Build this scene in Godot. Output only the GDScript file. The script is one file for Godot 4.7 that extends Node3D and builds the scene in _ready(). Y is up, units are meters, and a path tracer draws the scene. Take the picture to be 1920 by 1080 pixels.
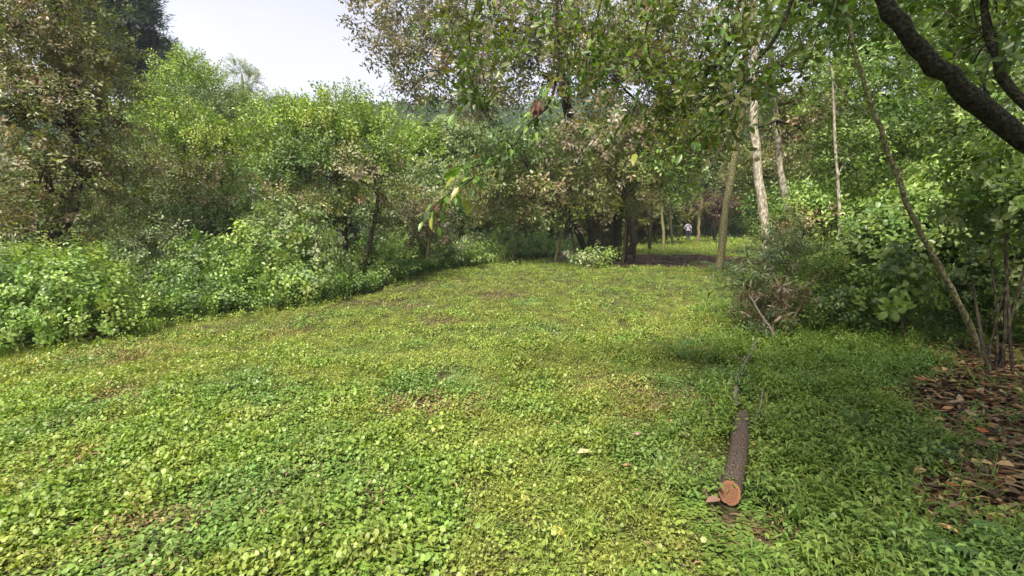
extends Node3D

# ---------------------------------------------------------------- shapes
class Shape:
	var v := PackedVector3Array()
	var n := PackedVector3Array()
	var c := PackedColorArray()
	var uv := PackedVector2Array()
	var ix := PackedInt32Array()

	func vert(p: Vector3, nn: Vector3, col := Color.WHITE, t := Vector2.ZERO) -> int:
		v.append(p); n.append(nn); c.append(col); uv.append(t)
		return v.size() - 1

	func tri(a: int, b: int, d: int) -> void:
		var f := (v[b] - v[a]).cross(v[d] - v[a])
		if f.dot(n[a] + n[b] + n[d]) > 0.0:
			ix.append(a); ix.append(d); ix.append(b)
		else:
			ix.append(a); ix.append(b); ix.append(d)

	# a round limb along points; bumps make it uneven; capped at its far end
	func tube(pts: Array, rads: Array, sides := 7, col := Color.WHITE, bumps := 0.0, rng: RandomNumberGenerator = null, cap := true) -> void:
		var first := v.size()
		var ref := Vector3(0.31, 0.2, 0.93)
		var count := pts.size()
		for k in count:
			var dir: Vector3 = (pts[mini(k + 1, count - 1)] - pts[maxi(k - 1, 0)]).normalized()
			var a := dir.cross(ref)
			if a.length() < 0.05:
				a = dir.cross(Vector3.RIGHT)
			a = a.normalized()
			var b := dir.cross(a).normalized()
			for j in sides:
				var ang := TAU * j / sides
				var o := a * cos(ang) + b * sin(ang)
				var r: float = rads[k]
				if bumps > 0.0:
					r *= 1.0 + rng.randf_range(-bumps, bumps)
				vert(pts[k] + o * r, o, col, Vector2(float(j) / sides, float(k)))
		for k in count - 1:
			for j in sides:
				var p := first + k * sides + j
				var q := first + k * sides + (j + 1) % sides
				tri(p, q, q + sides)
				tri(p, q + sides, p + sides)
		if cap:
			var e: Vector3 = (pts[count - 1] - pts[count - 2]).normalized()
			var m := vert(pts[count - 1] + e * rads[count - 1] * 0.3, e, col)
			for j in sides:
				tri(first + (count - 1) * sides + j, first + (count - 1) * sides + (j + 1) % sides, m)

	# one folded, bent leaf of eight faces: widths at one third and two thirds of its length
	func leaf(o: Vector3, dir: Vector3, up: Vector3, length: float, width: float, bend: float, fold: float, col: Color, wa := 1.0, wb := 0.78, ta := 0.32, tb := 0.68) -> void:
		dir = dir.normalized()
		var side := dir.cross(up)
		if side.length() < 0.01:
			side = dir.cross(Vector3(0.7, 0.1, 0.7))
		side = side.normalized()
		var u := side.cross(dir).normalized()
		var i := v.size()
		var ca := o + dir * length * ta - u * bend * length * ta * ta
		var cb := o + dir * length * tb - u * bend * length * tb * tb
		var tip := o + dir * length * (1.0 - bend * 0.25) - u * bend * length
		var ha := width * 0.5 * wa
		var hb := width * 0.5 * wb
		var pts := [o, ca - side * ha + u * fold * ha, ca, ca + side * ha + u * fold * ha, cb - side * hb + u * fold * hb, cb, cb + side * hb + u * fold * hb, tip]
		for p in pts:
			vert(p, u, col)
		for t in [[0, 1, 2], [0, 2, 3], [1, 4, 5], [1, 5, 2], [2, 5, 6], [2, 6, 3], [4, 7, 5], [5, 7, 6]]:
			tri(i + t[0], i + t[1], i + t[2])

	func done(smooth: bool, m: Material, to: ArrayMesh = null) -> ArrayMesh:
		if to == null:
			to = ArrayMesh.new()
		if ix.is_empty():
			return to
		var a := []
		a.resize(Mesh.ARRAY_MAX)
		a[Mesh.ARRAY_VERTEX] = v
		if smooth:
			a[Mesh.ARRAY_NORMAL] = n
		else:
			var spread := PackedVector3Array(); var sc := PackedColorArray(); var fl := PackedVector3Array()
			for k in range(0, ix.size(), 3):
				var f := (v[ix[k + 2]] - v[ix[k]]).cross(v[ix[k + 1]] - v[ix[k]]).normalized()
				for q in 3:
					spread.append(v[ix[k + q]]); sc.append(c[ix[k + q]])
					fl.append((f + n[ix[k + q]] * 0.6).normalized())
			a[Mesh.ARRAY_VERTEX] = spread; a[Mesh.ARRAY_COLOR] = sc; a[Mesh.ARRAY_NORMAL] = fl
			to.add_surface_from_arrays(Mesh.PRIMITIVE_TRIANGLES, a)
			to.surface_set_material(to.get_surface_count() - 1, m)
			return to
		a[Mesh.ARRAY_COLOR] = c
		a[Mesh.ARRAY_TEX_UV] = uv
		a[Mesh.ARRAY_INDEX] = ix
		to.add_surface_from_arrays(Mesh.PRIMITIVE_TRIANGLES, a)
		to.surface_set_material(to.get_surface_count() - 1, m)
		return to


var used := {}
var M := {}
var T := {}
var PAL := {}
var bumpy := FastNoiseLite.new()
var patchy := FastNoiseLite.new()
var fine := FastNoiseLite.new()

func numbered(called: String) -> String:
	if not used.has(called):
		used[called] = 0
		return called
	used[called] += 1
	return "%s_%03d" % [called, used[called]]

func tag(o: Node, label: String, category := "", group := "", kind := "") -> Node:
	if label: o.set_meta("label", label)
	if category: o.set_meta("category", category)
	if group: o.set_meta("group", group)
	if kind: o.set_meta("kind", kind)
	return o

func thing(called: String, at: Vector3, label: String, category: String, group := "") -> Node3D:
	var o := Node3D.new()
	o.name = numbered(called)
	add_child(o)
	o.position = at
	tag(o, label, category, group)
	return o

func part(called: String, mesh: Mesh, parent: Node3D) -> MeshInstance3D:
	var o := MeshInstance3D.new()
	o.mesh = mesh
	o.name = called if parent != self else numbered(called)
	parent.add_child(o, true)
	return o

func copies(called: String, mesh: Mesh, where: Array, tint: PackedColorArray, parent: Node3D) -> MultiMeshInstance3D:
	var mm := MultiMesh.new()
	mm.transform_format = MultiMesh.TRANSFORM_3D
	mm.use_colors = true
	mm.mesh = mesh
	mm.instance_count = where.size()
	for i in where.size():
		mm.set_instance_transform(i, where[i])
		mm.set_instance_color(i, tint[i])
	var o := MultiMeshInstance3D.new()
	o.multimesh = mm
	o.name = called if parent != self else numbered(called)
	parent.add_child(o, true)
	o.set_meta("kind", "stuff")
	return o

func rngs(s: int) -> RandomNumberGenerator:
	var r := RandomNumberGenerator.new()
	r.seed = s
	return r

func ball(r: RandomNumberGenerator) -> Vector3:
	while true:
		var p := Vector3(r.randf_range(-1, 1), r.randf_range(-1, 1), r.randf_range(-1, 1))
		if p.length() < 1.0 and p.length() > 0.05:
			return p
	return Vector3.UP

func frame(y: Vector3, roll: float, s: float) -> Basis:
	y = y.normalized()
	var x := y.cross(Vector3(0.3, 0.1, 0.95))
	if x.length() < 0.05:
		x = y.cross(Vector3.RIGHT)
	x = x.normalized().rotated(y, roll)
	return Basis(x * s, y * s, x.cross(y) * s)

func pick(pal: String, p: Vector3, r: RandomNumberGenerator) -> Color:
	var a: Array = PAL[pal]
	var t := clampf(patchy.get_noise_3dv(p * 1.6) * 0.9 + 0.5 + r.randf_range(-0.35, 0.35), 0.0, 0.999) * a.size()
	var col: Color = a[int(t)]
	var k := r.randf_range(0.72, 1.28)
	return Color(col.r * k * r.randf_range(0.92, 1.08), col.g * k, col.b * k * r.randf_range(0.85, 1.15))

# ---------------------------------------------------------------- materials
func noise_tex(freq: float, colors: Array, s: int, octaves := 5, normal := false) -> NoiseTexture2D:
	var n := FastNoiseLite.new()
	n.seed = s
	n.frequency = freq
	n.fractal_octaves = octaves
	var t := NoiseTexture2D.new()
	t.width = 512; t.height = 512
	t.seamless = true
	t.noise = n
	if colors.size():
		var g := Gradient.new()
		var offs := PackedFloat32Array()
		var cs := PackedColorArray()
		for k in colors.size():
			offs.append(colors[k][0]); cs.append((colors[k][1] as Color).linear_to_srgb())
		g.offsets = offs
		g.colors = cs
		t.color_ramp = g
	return t

func bark(colors: Array, s: int, scale3: Vector3, relief := 1.5, freq := 0.02) -> StandardMaterial3D:
	var m := StandardMaterial3D.new()
	m.albedo_texture = noise_tex(freq, colors, s)
	m.roughness = 0.9
	m.metallic_specular = 0.3
	m.uv1_triplanar = true
	m.uv1_scale = scale3
	m.heightmap_enabled = true
	m.heightmap_texture = noise_tex(freq * 1.4, [], s + 7)
	m.heightmap_scale = relief
	return m

func materials() -> void:
	var l := StandardMaterial3D.new()
	l.vertex_color_use_as_albedo = true
	l.roughness = 0.40
	l.metallic_specular = 0.5
	l.cull_mode = BaseMaterial3D.CULL_DISABLED
	l.backlight_enabled = true
	l.backlight = Color(0.86, 0.90, 0.45)
	M.leaf = l
	var g: StandardMaterial3D = l.duplicate()
	g.roughness = 0.45
	g.metallic_specular = 0.5
	M.herb = g
	var d := StandardMaterial3D.new()
	d.vertex_color_use_as_albedo = true
	d.roughness = 0.7
	d.metallic_specular = 0.4
	d.cull_mode = BaseMaterial3D.CULL_DISABLED
	M.dry = d
	var tw := StandardMaterial3D.new()
	tw.albedo_color = Color(0.07, 0.05, 0.035).linear_to_srgb()
	tw.roughness = 0.85
	M.twig = tw
	var st := StandardMaterial3D.new()
	st.albedo_color = Color(0.10, 0.14, 0.05).linear_to_srgb()
	st.roughness = 0.7
	M.stem = st
	M.bark_dark = bark([[0.25, Color(0.022, 0.017, 0.013)], [0.5, Color(0.055, 0.042, 0.03)], [0.68, Color(0.10, 0.085, 0.06)], [0.8, Color(0.06, 0.075, 0.03)]], 3, Vector3(2.2, 0.7, 2.2), 3.0)
	M.bark_moss = bark([[0.3, Color(0.010, 0.008, 0.006)], [0.5, Color(0.022, 0.017, 0.013)], [0.62, Color(0.028, 0.036, 0.013)], [0.78, Color(0.06, 0.062, 0.045)]], 11, Vector3(3.0, 3.0, 3.0), 1.5)
	M.bark_pale = bark([[0.30, Color(0.12, 0.10, 0.075)], [0.42, Color(0.22, 0.19, 0.145)], [0.55, Color(0.31, 0.28, 0.225)], [0.7, Color(0.40, 0.385, 0.33)]], 17, Vector3(0.9, 0.4, 0.9), 1.0, 0.03)
	M.bark_lichen = bark([[0.30, Color(0.05, 0.042, 0.025)], [0.45, Color(0.14, 0.12, 0.06)], [0.6, Color(0.22, 0.215, 0.09)], [0.75, Color(0.3, 0.29, 0.2)]], 23, Vector3(2.0, 1.1, 2.0), 1.2, 0.03)
	M.bark_tan = bark([[0.28, Color(0.07, 0.05, 0.03)], [0.5, Color(0.16, 0.12, 0.07)], [0.7, Color(0.21, 0.18, 0.10)]], 29, Vector3(4.0, 1.2, 4.0), 0.8)
	M.bark_log = bark([[0.25, Color(0.035, 0.025, 0.018)], [0.42, Color(0.085, 0.063, 0.048)], [0.6, Color(0.13, 0.10, 0.08)], [0.78, Color(0.22, 0.18, 0.15)]], 31, Vector3(6.0, 6.0, 3.0), 0.9, 0.025)
	M.deadwood = bark([[0.3, Color(0.08, 0.065, 0.055)], [0.5, Color(0.17, 0.145, 0.125)], [0.7, Color(0.27, 0.24, 0.21)]], 37, Vector3(8.0, 3.0, 8.0), 0.5)
	M.stone = bark([[0.3, Color(0.20, 0.16, 0.13)], [0.5, Color(0.32, 0.26, 0.21)], [0.7, Color(0.4, 0.35, 0.3)]], 41, Vector3(1.5, 1.5, 1.5), 2.0)
	var soil := bark([[0.25, Color(0.022, 0.018, 0.010)], [0.45, Color(0.05, 0.042, 0.022)], [0.6, Color(0.05, 0.06, 0.022)], [0.75, Color(0.10, 0.085, 0.045)]], 43, Vector3(0.9, 0.9, 0.9), 2.0, 0.03)
	soil.uv1_world_triplanar = true
	M.soil = soil
	M.far_wood = bark([[0.3, Color(0.02, 0.035, 0.02)], [0.6, Color(0.05, 0.075, 0.035)]], 47, Vector3(0.06, 0.06, 0.06), 30.0, 0.03)

func palettes() -> void:
	PAL.olive = [Color(0.120, 0.155, 0.045), Color(0.160, 0.190, 0.060), Color(0.220, 0.245, 0.085), Color(0.180, 0.200, 0.070), Color(0.260, 0.200, 0.120)]
	PAL.russet = [Color(0.15, 0.195, 0.055), Color(0.21, 0.245, 0.08), Color(0.31, 0.26, 0.16), Color(0.18, 0.22, 0.065), Color(0.24, 0.25, 0.11), Color(0.17, 0.215, 0.06), Color(0.27, 0.19, 0.12), Color(0.34, 0.33, 0.21)]
	PAL.bright = [Color(0.230, 0.350, 0.060), Color(0.270, 0.380, 0.065), Color(0.200, 0.310, 0.060), Color(0.320, 0.400, 0.085)]
	PAL.green = [Color(0.125, 0.220, 0.050), Color(0.165, 0.260, 0.060), Color(0.220, 0.320, 0.080), Color(0.110, 0.180, 0.050)]
	PAL.dark = [Color(0.105, 0.175, 0.050), Color(0.135, 0.205, 0.060), Color(0.165, 0.225, 0.075)]
	PAL.mauve = [Color(0.320, 0.260, 0.205), Color(0.190, 0.240, 0.075), Color(0.360, 0.300, 0.240), Color(0.170, 0.230, 0.065), Color(0.150, 0.210, 0.060), Color(0.270, 0.235, 0.160), Color(0.210, 0.250, 0.085), Color(0.400, 0.340, 0.280)]
	PAL.dusk = [Color(0.220, 0.195, 0.145), Color(0.170, 0.190, 0.080), Color(0.300, 0.245, 0.190), Color(0.170, 0.160, 0.110)]
	PAL.grey = [Color(0.190, 0.250, 0.120), Color(0.150, 0.210, 0.090), Color(0.260, 0.300, 0.180), Color(0.200, 0.260, 0.130)]
	PAL.pale = [Color(0.25, 0.32, 0.14), Color(0.20, 0.275, 0.11), Color(0.30, 0.35, 0.17)]
	PAL.dead = [Color(0.230, 0.165, 0.115), Color(0.170, 0.120, 0.085), Color(0.310, 0.240, 0.170), Color(0.260, 0.195, 0.135)]
	PAL.maroon = [Color(0.075, 0.045, 0.032), Color(0.11, 0.06, 0.042), Color(0.06, 0.04, 0.028)]
	PAL.fresh = [Color(0.22, 0.345, 0.075), Color(0.27, 0.40, 0.10), Color(0.19, 0.30, 0.065), Color(0.33, 0.42, 0.115)]
	PAL.cool = [Color(0.15, 0.245, 0.085), Color(0.19, 0.30, 0.105), Color(0.24, 0.33, 0.13)]
	PAL.pine = [Color(0.03, 0.055, 0.035), Color(0.04, 0.07, 0.045), Color(0.055, 0.08, 0.05)]

# ---------------------------------------------------------------- twig meshes
func twig(s: int, count: int, length: float, ll: float, lw: float, spread: float, bend: float, woody := true, leafmat: Material = null) -> ArrayMesh:
	var r := rngs(s)
	var stem := Shape.new()
	var lv := Shape.new()
	var side := Vector3(r.randf_range(-0.2, 0.2), 0, r.randf_range(-0.2, 0.2)) * length
	var bow := func(t: float) -> Vector3: return Vector3(0, length * t, 0) + side * t * t
	stem.tube([Vector3.ZERO, bow.call(0.5), bow.call(1.0)], [0.006, 0.004, 0.002], 3)
	for k in count:
		var t := 0.12 + 0.88 * (k + r.randf()) / count
		var ang := k * 2.4 + r.randf_range(-0.5, 0.5)
		var out := Vector3(cos(ang), 0, sin(ang))
		var dir := (out * spread + Vector3.UP * r.randf_range(0.1, 0.9) + ball(r) * 0.35).normalized()
		var at: Vector3 = bow.call(t)
		at += out * r.randf_range(0.0, 0.18) * length
		var k2 := r.randf_range(0.75, 1.25)
		lv.leaf(at, dir, (Vector3.UP * 0.7 + ball(r) * 0.6).normalized(), ll * r.randf_range(0.65, 1.2), lw * r.randf_range(0.7, 1.15), bend * r.randf_range(0.3, 1.5), r.randf_range(0.1, 0.5), Color(k2, k2 * r.randf_range(0.93, 1.07), k2))
	var mesh := lv.done(false, leafmat if leafmat else M.leaf)
	return stem.done(true, M.twig if woody else M.stem, mesh)

func needles(s: int) -> ArrayMesh:
	var r := rngs(s)
	var lv := Shape.new()
	for k in 46:
		var at := Vector3(r.randf_range(-0.15, 0.15), r.randf_range(0, 0.9), r.randf_range(-0.15, 0.15))
		lv.leaf(at, (ball(r) + Vector3(0, 0.6, 0)).normalized(), Vector3(0.2, 1, 0.3), r.randf_range(0.18, 0.34), 0.035, 0.2, 0.2, Color.WHITE * r.randf_range(0.8, 1.2))
	return lv.done(false, M.leaf)

func cover_clump(s: int, kind: String) -> ArrayMesh:
	var r := rngs(s)
	var lv := Shape.new()
	match kind:
		"round":
			for k in 18:
				var p := Vector3(r.randf_range(-0.09, 0.09), r.randf_range(0.008, 0.075), r.randf_range(-0.1, 0.1))
				var a := r.randf() * TAU
				var l := r.randf_range(0.016, 0.032)
				lv.leaf(p, Vector3(cos(a), r.randf_range(-0.5, 0.6), sin(a)), Vector3.UP + ball(r) * 0.8, l, l * 0.95, 0.15, r.randf_range(0.05, 0.4), Color.WHITE * r.randf_range(0.7, 1.25), 0.95, 1.0, 0.25, 0.72)
		"fine":
			for k in 30:
				var p := Vector3(r.randf_range(-0.095, 0.095), r.randf_range(0.005, 0.055), r.randf_range(-0.095, 0.095))
				var a := r.randf() * TAU
				var l := r.randf_range(0.011, 0.025)
				lv.leaf(p, Vector3(cos(a), r.randf_range(-0.4, 0.9), sin(a)), Vector3.UP + ball(r) * 0.8, l, l * 0.6, 0.3, r.randf_range(0.1, 0.4), Color.WHITE * r.randf_range(0.7, 1.25))
			for k in 5:
				var a := r.randf() * TAU
				lv.leaf(Vector3(r.randf_range(-0.08, 0.08), 0, r.randf_range(-0.08, 0.08)), Vector3(cos(a) * 0.6, 1, sin(a) * 0.6), Vector3(0.1, 0.3, 0.9), r.randf_range(0.04, 0.09), 0.004, 0.5, 0.1, Color(1.25, 1.1, 0.9), 1.0, 0.8)
		"point":
			for q in 3:
				var o := Vector3(r.randf_range(-0.08, 0.08), 0, r.randf_range(-0.08, 0.08))
				var h := r.randf_range(0.05, 0.12)
				for k in 6:
					var a := k * 2.4 + r.randf() * 0.6
					var y := h * (0.45 + 0.55 * k / 5.0)
					lv.leaf(o + Vector3(0, y, 0), Vector3(cos(a), r.randf_range(0.0, 0.6), sin(a)), Vector3.UP, r.randf_range(0.028, 0.052), r.randf_range(0.010, 0.019), r.randf_range(0.2, 0.6), 0.35, Color.WHITE * r.randf_range(0.7, 1.25))
		"blade":
			for k in 16:
				var a := r.randf() * TAU
				lv.leaf(Vector3(r.randf_range(-0.07, 0.07), 0, r.randf_range(-0.07, 0.07)), Vector3(cos(a) * 0.7, 1, sin(a) * 0.7), Vector3(0.2, 0.3, 0.9), r.randf_range(0.05, 0.13), 0.006, 0.7, 0.1, Color.WHITE * r.randf_range(0.75, 1.25), 1.0, 0.75)
		"straw":
			for k in 16:
				var p := Vector3(r.randf_range(-0.11, 0.11), r.randf_range(0.004, 0.04), r.randf_range(-0.11, 0.11))
				var a := r.randf() * TAU
				lv.leaf(p, Vector3(cos(a), r.randf_range(-0.1, 0.35), sin(a)), Vector3.UP, r.randf_range(0.02, 0.07), r.randf_range(0.004, 0.014), 0.4, 0.3, Color.WHITE * r.randf_range(0.6, 1.3))
	return lv.done(false, M.dry if kind == "straw" else M.herb)

# ---------------------------------------------------------------- land
func edge_x(d: float) -> float:
	var t := [[-20.0, -8.5], [0.0, -7.0], [5.67, -6.1], [7.3, -5.4], [9.1, -3.75], [10.9, -3.15], [14.9, -2.6], [20.0, -0.3], [24.0, 6.0], [50.0, 12.0], [400.0, 12.0]]
	for k in t.size() - 1:
		if d < t[k + 1][0]:
			return lerpf(t[k][1], t[k + 1][1], clampf((d - t[k][0]) / (t[k + 1][0] - t[k][0]), 0.0, 1.0))
	return 12.0

func ground(x: float, z: float) -> float:
	var d := -z
	var h := 0.08 * minf(d, 46.0)
	if d > 46.0:
		h += (d - 46.0) * 0.02
	var e := edge_x(minf(d, 22.0)) - x
	if e > 0.0:
		h -= 0.07 * e * e / (e + 2.0) if e < 20.0 else 1.27 - (e - 20.0) * 0.02
	h += bumpy.get_noise_2d(x, z) * 0.06 * clampf((absf(d) + 1.0) / 6.0, 0.3, 1.0)
	return h

func make_ground() -> void:
	var xs := []
	for i in range(-70, 71):
		xs.append(0.1 * i + 0.00075 * i * i * i)
	var zs := []
	for i in range(-34, 96):
		zs.append(-(0.12 * i + 0.0005 * i * i * i))
	var sh := Shape.new()
	for z in zs:
		for x in xs:
			var e := 0.3
			var nn := Vector3(ground(x - e, z) - ground(x + e, z), 2.0 * e, ground(x, z - e) - ground(x, z + e)).normalized()
			sh.vert(Vector3(x, ground(x, z), z), nn)
	var w := xs.size()
	for j in zs.size() - 1:
		for i in w - 1:
			var a := j * w + i
			sh.tri(a, a + 1, a + w + 1)
			sh.tri(a, a + w + 1, a + w)
	var o := part("ground", sh.done(true, M.soil), self)
	tag(o, "sloping earth under the lawn and the trees", "ground", "", "structure")

func hill_y(x: float, z: float) -> float:
	var d := -z
	var t := clampf((d - 95.0) / 150.0, 0.0, 1.0)
	t = t * t * (3.0 - 2.0 * t)
	return 2.0 + t * (66.0 + 9.0 * bumpy.get_noise_2d(x * 0.06, z * 0.05)) + 3.0 * bumpy.get_noise_2d(x * 0.3, z * 0.3)

func make_hill() -> void:
	var sh := Shape.new()
	var nx := 90
	var nz := 34
	for j in nz:
		for i in nx:
			var x := -330.0 + 660.0 * i / (nx - 1)
			var z := -92.0 - 190.0 * j / (nz - 1)
			var nn := Vector3(hill_y(x - 2, z) - hill_y(x + 2, z), 4.0, hill_y(x, z - 2) - hill_y(x, z + 2)).normalized()
			sh.vert(Vector3(x, hill_y(x, z), z), nn)
	for j in nz - 1:
		for i in nx - 1:
			var a := j * nx + i
			sh.tri(a, a + 1, a + nx + 1)
			sh.tri(a, a + nx + 1, a + nx)
	tag(part("hill", sh.done(true, M.far_wood), self), "far blue wooded hillside behind the clearing", "hill", "", "structure")
	var r := rngs(77)
	var lv := Shape.new()
	for k in 170:
		var p := ball(r)
		p = p.normalized() * pow(p.length(), 0.4)
		lv.leaf(Vector3(p.x * 3.6, 4.5 + p.y * 4.2, p.z * 3.6), (p + ball(r)).normalized(), Vector3.UP, 1.3, 0.9, 0.3, 0.2, Color.WHITE * r.randf_range(0.75, 1.25))
	lv.tube([Vector3(0, -1, 0), Vector3(0, 5, 0)], [0.35, 0.2], 5, Color(0.8, 0.6, 0.5))
	var mesh := lv.done(false, M.leaf)
	var where := []
	var tint := PackedColorArray()
	for k in 3600:
		var z := -r.randf_range(105.0, 255.0)
		var x := r.randf_range(-1.15, 1.0) * -z
		where.append(Transform3D(frame(Vector3.UP, r.randf() * TAU, r.randf_range(0.7, 1.3)), Vector3(x, hill_y(x, z) - 0.5, z)))
		tint.append(pick("dark", where[k].origin * 0.05, r))
	tag(copies("hillside_forest", mesh, where, tint, self), "far blue-green forest covering the hillside in the haze", "forest", "", "stuff")

# near-litter bed beneath the stems on the right; positive inside
func litter_bed(x: float, d: float) -> float:
	var e := 2.35 + maxf(0.0, d - 2.6) * 0.72
	if d > 4.4:
		e += (d - 4.4) * 0.25
	var a := x - e
	a = minf(a, (d - 2.5) * 1.6)
	a = minf(a, (6.3 - d) * 1.2)
	return a + fine.get_noise_2d(x * 1.1, d * 1.1) * 0.5

func far_bed(x: float, d: float) -> float:
	var q := Vector2((x - 6.4) / 4.6, (d - 20.3) / 3.6)
	return 1.0 - q.length() + fine.get_noise_2d(x, d) * 0.25

const BARE := [[-4.35, 5.8, 0.75], [-1.1, 7.7, 0.55], [1.2, 4.15, 0.5], [-0.75, 4.05, 0.5], [-3.0, 3.15, 0.35], [0.9, 4.7, 0.4], [-2.2, 9.3, 0.6], [-1.9, 2.5, 0.25], [1.25, 2.45, 0.2], [-3.6, 4.4, 0.4], [-0.2, 10.6, 0.8], [-3.3, 7.0, 0.7]]

func make_cover() -> void:
	var r := rngs(5)
	var kinds := ["round", "fine", "point", "blade", "straw"]
	var mesh := {}
	var where := {}
	var tint := {}
	for k in kinds:
		for i in 4:
			mesh[k + str(i)] = cover_clump(100 + i * 13 + kinds.find(k), k)
			where[k + str(i)] = []
			tint[k + str(i)] = PackedColorArray()
	var d := 1.2
	while d < 47.0:
		var s := maxf(0.036, 0.0078 * d)
		var x := -1.4 * d - 1.2
		while x < 1.4 * d + 1.2:
			var px := x + r.randf_range(-0.6, 0.6) * s
			var pd := d + r.randf_range(-0.6, 0.6) * s
			x += s
			var into := px - edge_x(pd) + fine.get_noise_2d(px * 0.8, pd * 0.8) * 0.7
			if into < -0.8:
				continue
			var bed := litter_bed(px, pd)
			if bed > 0.0 and r.randf() < minf(0.965, 0.6 + bed):
				continue
			var fb := far_bed(px, pd)
			if fb > 0.0 and r.randf() < minf(0.96, 0.5 + fb * 3.0):
				continue
			# the log and the stick press the plants down
			var q := Geometry2D.get_closest_point_to_segment(Vector2(px, -pd), Vector2(1.23, -2.64), Vector2(1.87, -3.8))
			if q.distance_to(Vector2(px, -pd)) < 0.075 or Vector2(px - 1.19, pd - 2.55).length() < 0.085:
				continue
			var n1 := patchy.get_noise_2d(px * 2.2, pd * 2.2)
			var n2 := fine.get_noise_2d(px * 2.0 + 31.0, pd * 2.0)
			var n3 := fine.get_noise_2d(px * 6.0 - 11.0, pd * 6.0 + 5.0)
			var n4 := fine.get_noise_2d(px * 13.0 + 3.0, pd * 13.0 - 8.0)
			if n4 < -0.22 and pd < 14.0 and r.randf() < 0.8:
				continue
			var dry := -0.14 + n1 * 0.75 + n3 * 0.35
			for b in BARE:
				var dist := Vector2((px - b[0]) / (b[2] * 1.5), (pd - b[1]) / b[2]).length()
				dry += 1.15 * maxf(0.0, 1.0 - dist)
			if into < 1.3 and pd < 13.0:
				dry += 0.6 * maxf(0.0, 1.0 - absf(into - 0.7) / 1.1)
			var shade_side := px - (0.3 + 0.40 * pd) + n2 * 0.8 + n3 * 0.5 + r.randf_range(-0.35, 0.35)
			var kind := "fine"
			var col: Color
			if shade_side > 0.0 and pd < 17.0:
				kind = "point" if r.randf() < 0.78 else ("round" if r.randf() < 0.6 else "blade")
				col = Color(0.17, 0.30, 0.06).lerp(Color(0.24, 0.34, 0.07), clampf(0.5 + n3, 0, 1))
			else:
				var rounded := n2 * 0.9 + (0.4 if (px < -0.3 and pd < 4.6) else -0.1) + n1 * 0.3
				var u := r.randf()
				if rounded > 0.0:
					kind = "round" if u < 0.75 else ("fine" if u < 0.9 else "point")
				else:
					kind = "fine" if u < 0.66 else ("round" if u < 0.8 else "blade")
				col = Color(0.215, 0.34, 0.06).lerp(Color(0.34, 0.39, 0.09), clampf(0.45 + n3 * 0.8 - rounded * 0.6, 0, 1))
				if fb > -0.5 and pd > 12.0:
					col = col.lerp(Color(0.25, 0.35, 0.05), 0.4)
			if dry > 0.0 and shade_side < 0.6 and r.randf() < dry * 1.1:
				if r.randf() < 0.12:
					continue
				kind = "straw" if r.randf() < 0.62 else kind
				col = [Color(0.20, 0.13, 0.07), Color(0.32, 0.24, 0.12), Color(0.16, 0.09, 0.06), Color(0.36, 0.30, 0.13)][r.randi() % 4] if kind == "straw" else col.lerp(Color(0.33, 0.28, 0.08), 0.6)
			elif r.randf() < 0.03:
				kind = "straw"
				col = Color(0.24, 0.17, 0.09)
			col = col.lerp(Color(0.16, 0.30, 0.085), clampf(n1 * 1.6 - 0.1, 0.0, 0.7)) if kind != "straw" else col
			var k := r.randf_range(0.7, 1.2)
			col = Color(col.r * k * r.randf_range(0.9, 1.12), col.g * k, col.b * k)
			var size := r.randf_range(0.55, 1.05) * maxf(1.0, pd / 12.0)
			var tall := clampf(0.9 + n2 * 0.7 + n3 * 1.2 + n4 * 1.2, 0.25, 2.3)
			if into < 0.0:
				tall *= 1.6
			if shade_side > 0.0 and pd < 9.0:
				size *= 1.15
				tall *= 1.25
			if absf(px - 1.14) < 0.28 and pd > 2.1 and pd < 2.68:
				tall = minf(tall, 0.3)
			var key := kind + str(r.randi() % 4)
			var bs := Basis(Vector3.UP, r.randf() * TAU).scaled(Vector3(size, size * tall, size))
			bs = Basis(Vector3(1, 0, 0.3).normalized(), r.randf_range(-0.25, 0.25)) * bs
			where[key].append(Transform3D(bs, Vector3(px, ground(px, -pd) - 0.004, -pd)))
			tint[key].append(col)
		d += s
	var said := {
		"round": ["round_leaf_ground_cover", "low round-leaved green ground cover spreading over the lawn", "ground cover"],
		"fine": ["small_leaf_ground_cover", "fine yellow-green small-leaved ground cover carpeting the sunny lawn", "ground cover"],
		"point": ["pointed_leaf_ground_cover", "darker pointed-leaf ground cover round the cut log", "ground cover"],
		"blade": ["grass", "short loose grass blades among the lawn plants", "grass"],
		"straw": ["dry_straw", "brown withered stems and straw in the bare lawn patches", "straw"]}
	for k in kinds:
		var root := Node3D.new()
		root.name = said[k][0]
		add_child(root)
		tag(root, said[k][1], said[k][2], "", "stuff")
		for i in 4:
			copies("clump", mesh[k + str(i)], where[k + str(i)], tint[k + str(i)], root)

# ---------------------------------------------------------------- trees
func curve_points(a: Vector3, b: Vector3, bow: Vector3, count: int, r: RandomNumberGenerator, wobble: float) -> Array:
	var pts := []
	for k in count:
		var t := float(k) / (count - 1)
		var p := a.lerp(b, t) + bow * 4.0 * t * (1.0 - t)
		if k > 0 and k < count - 1:
			p += ball(r) * wobble
		pts.append(p)
	return pts

func taper(a: float, b: float, count: int) -> Array:
	var o := []
	for k in count:
		o.append(lerpf(a, b, float(k) / (count - 1)))
	return o

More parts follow.
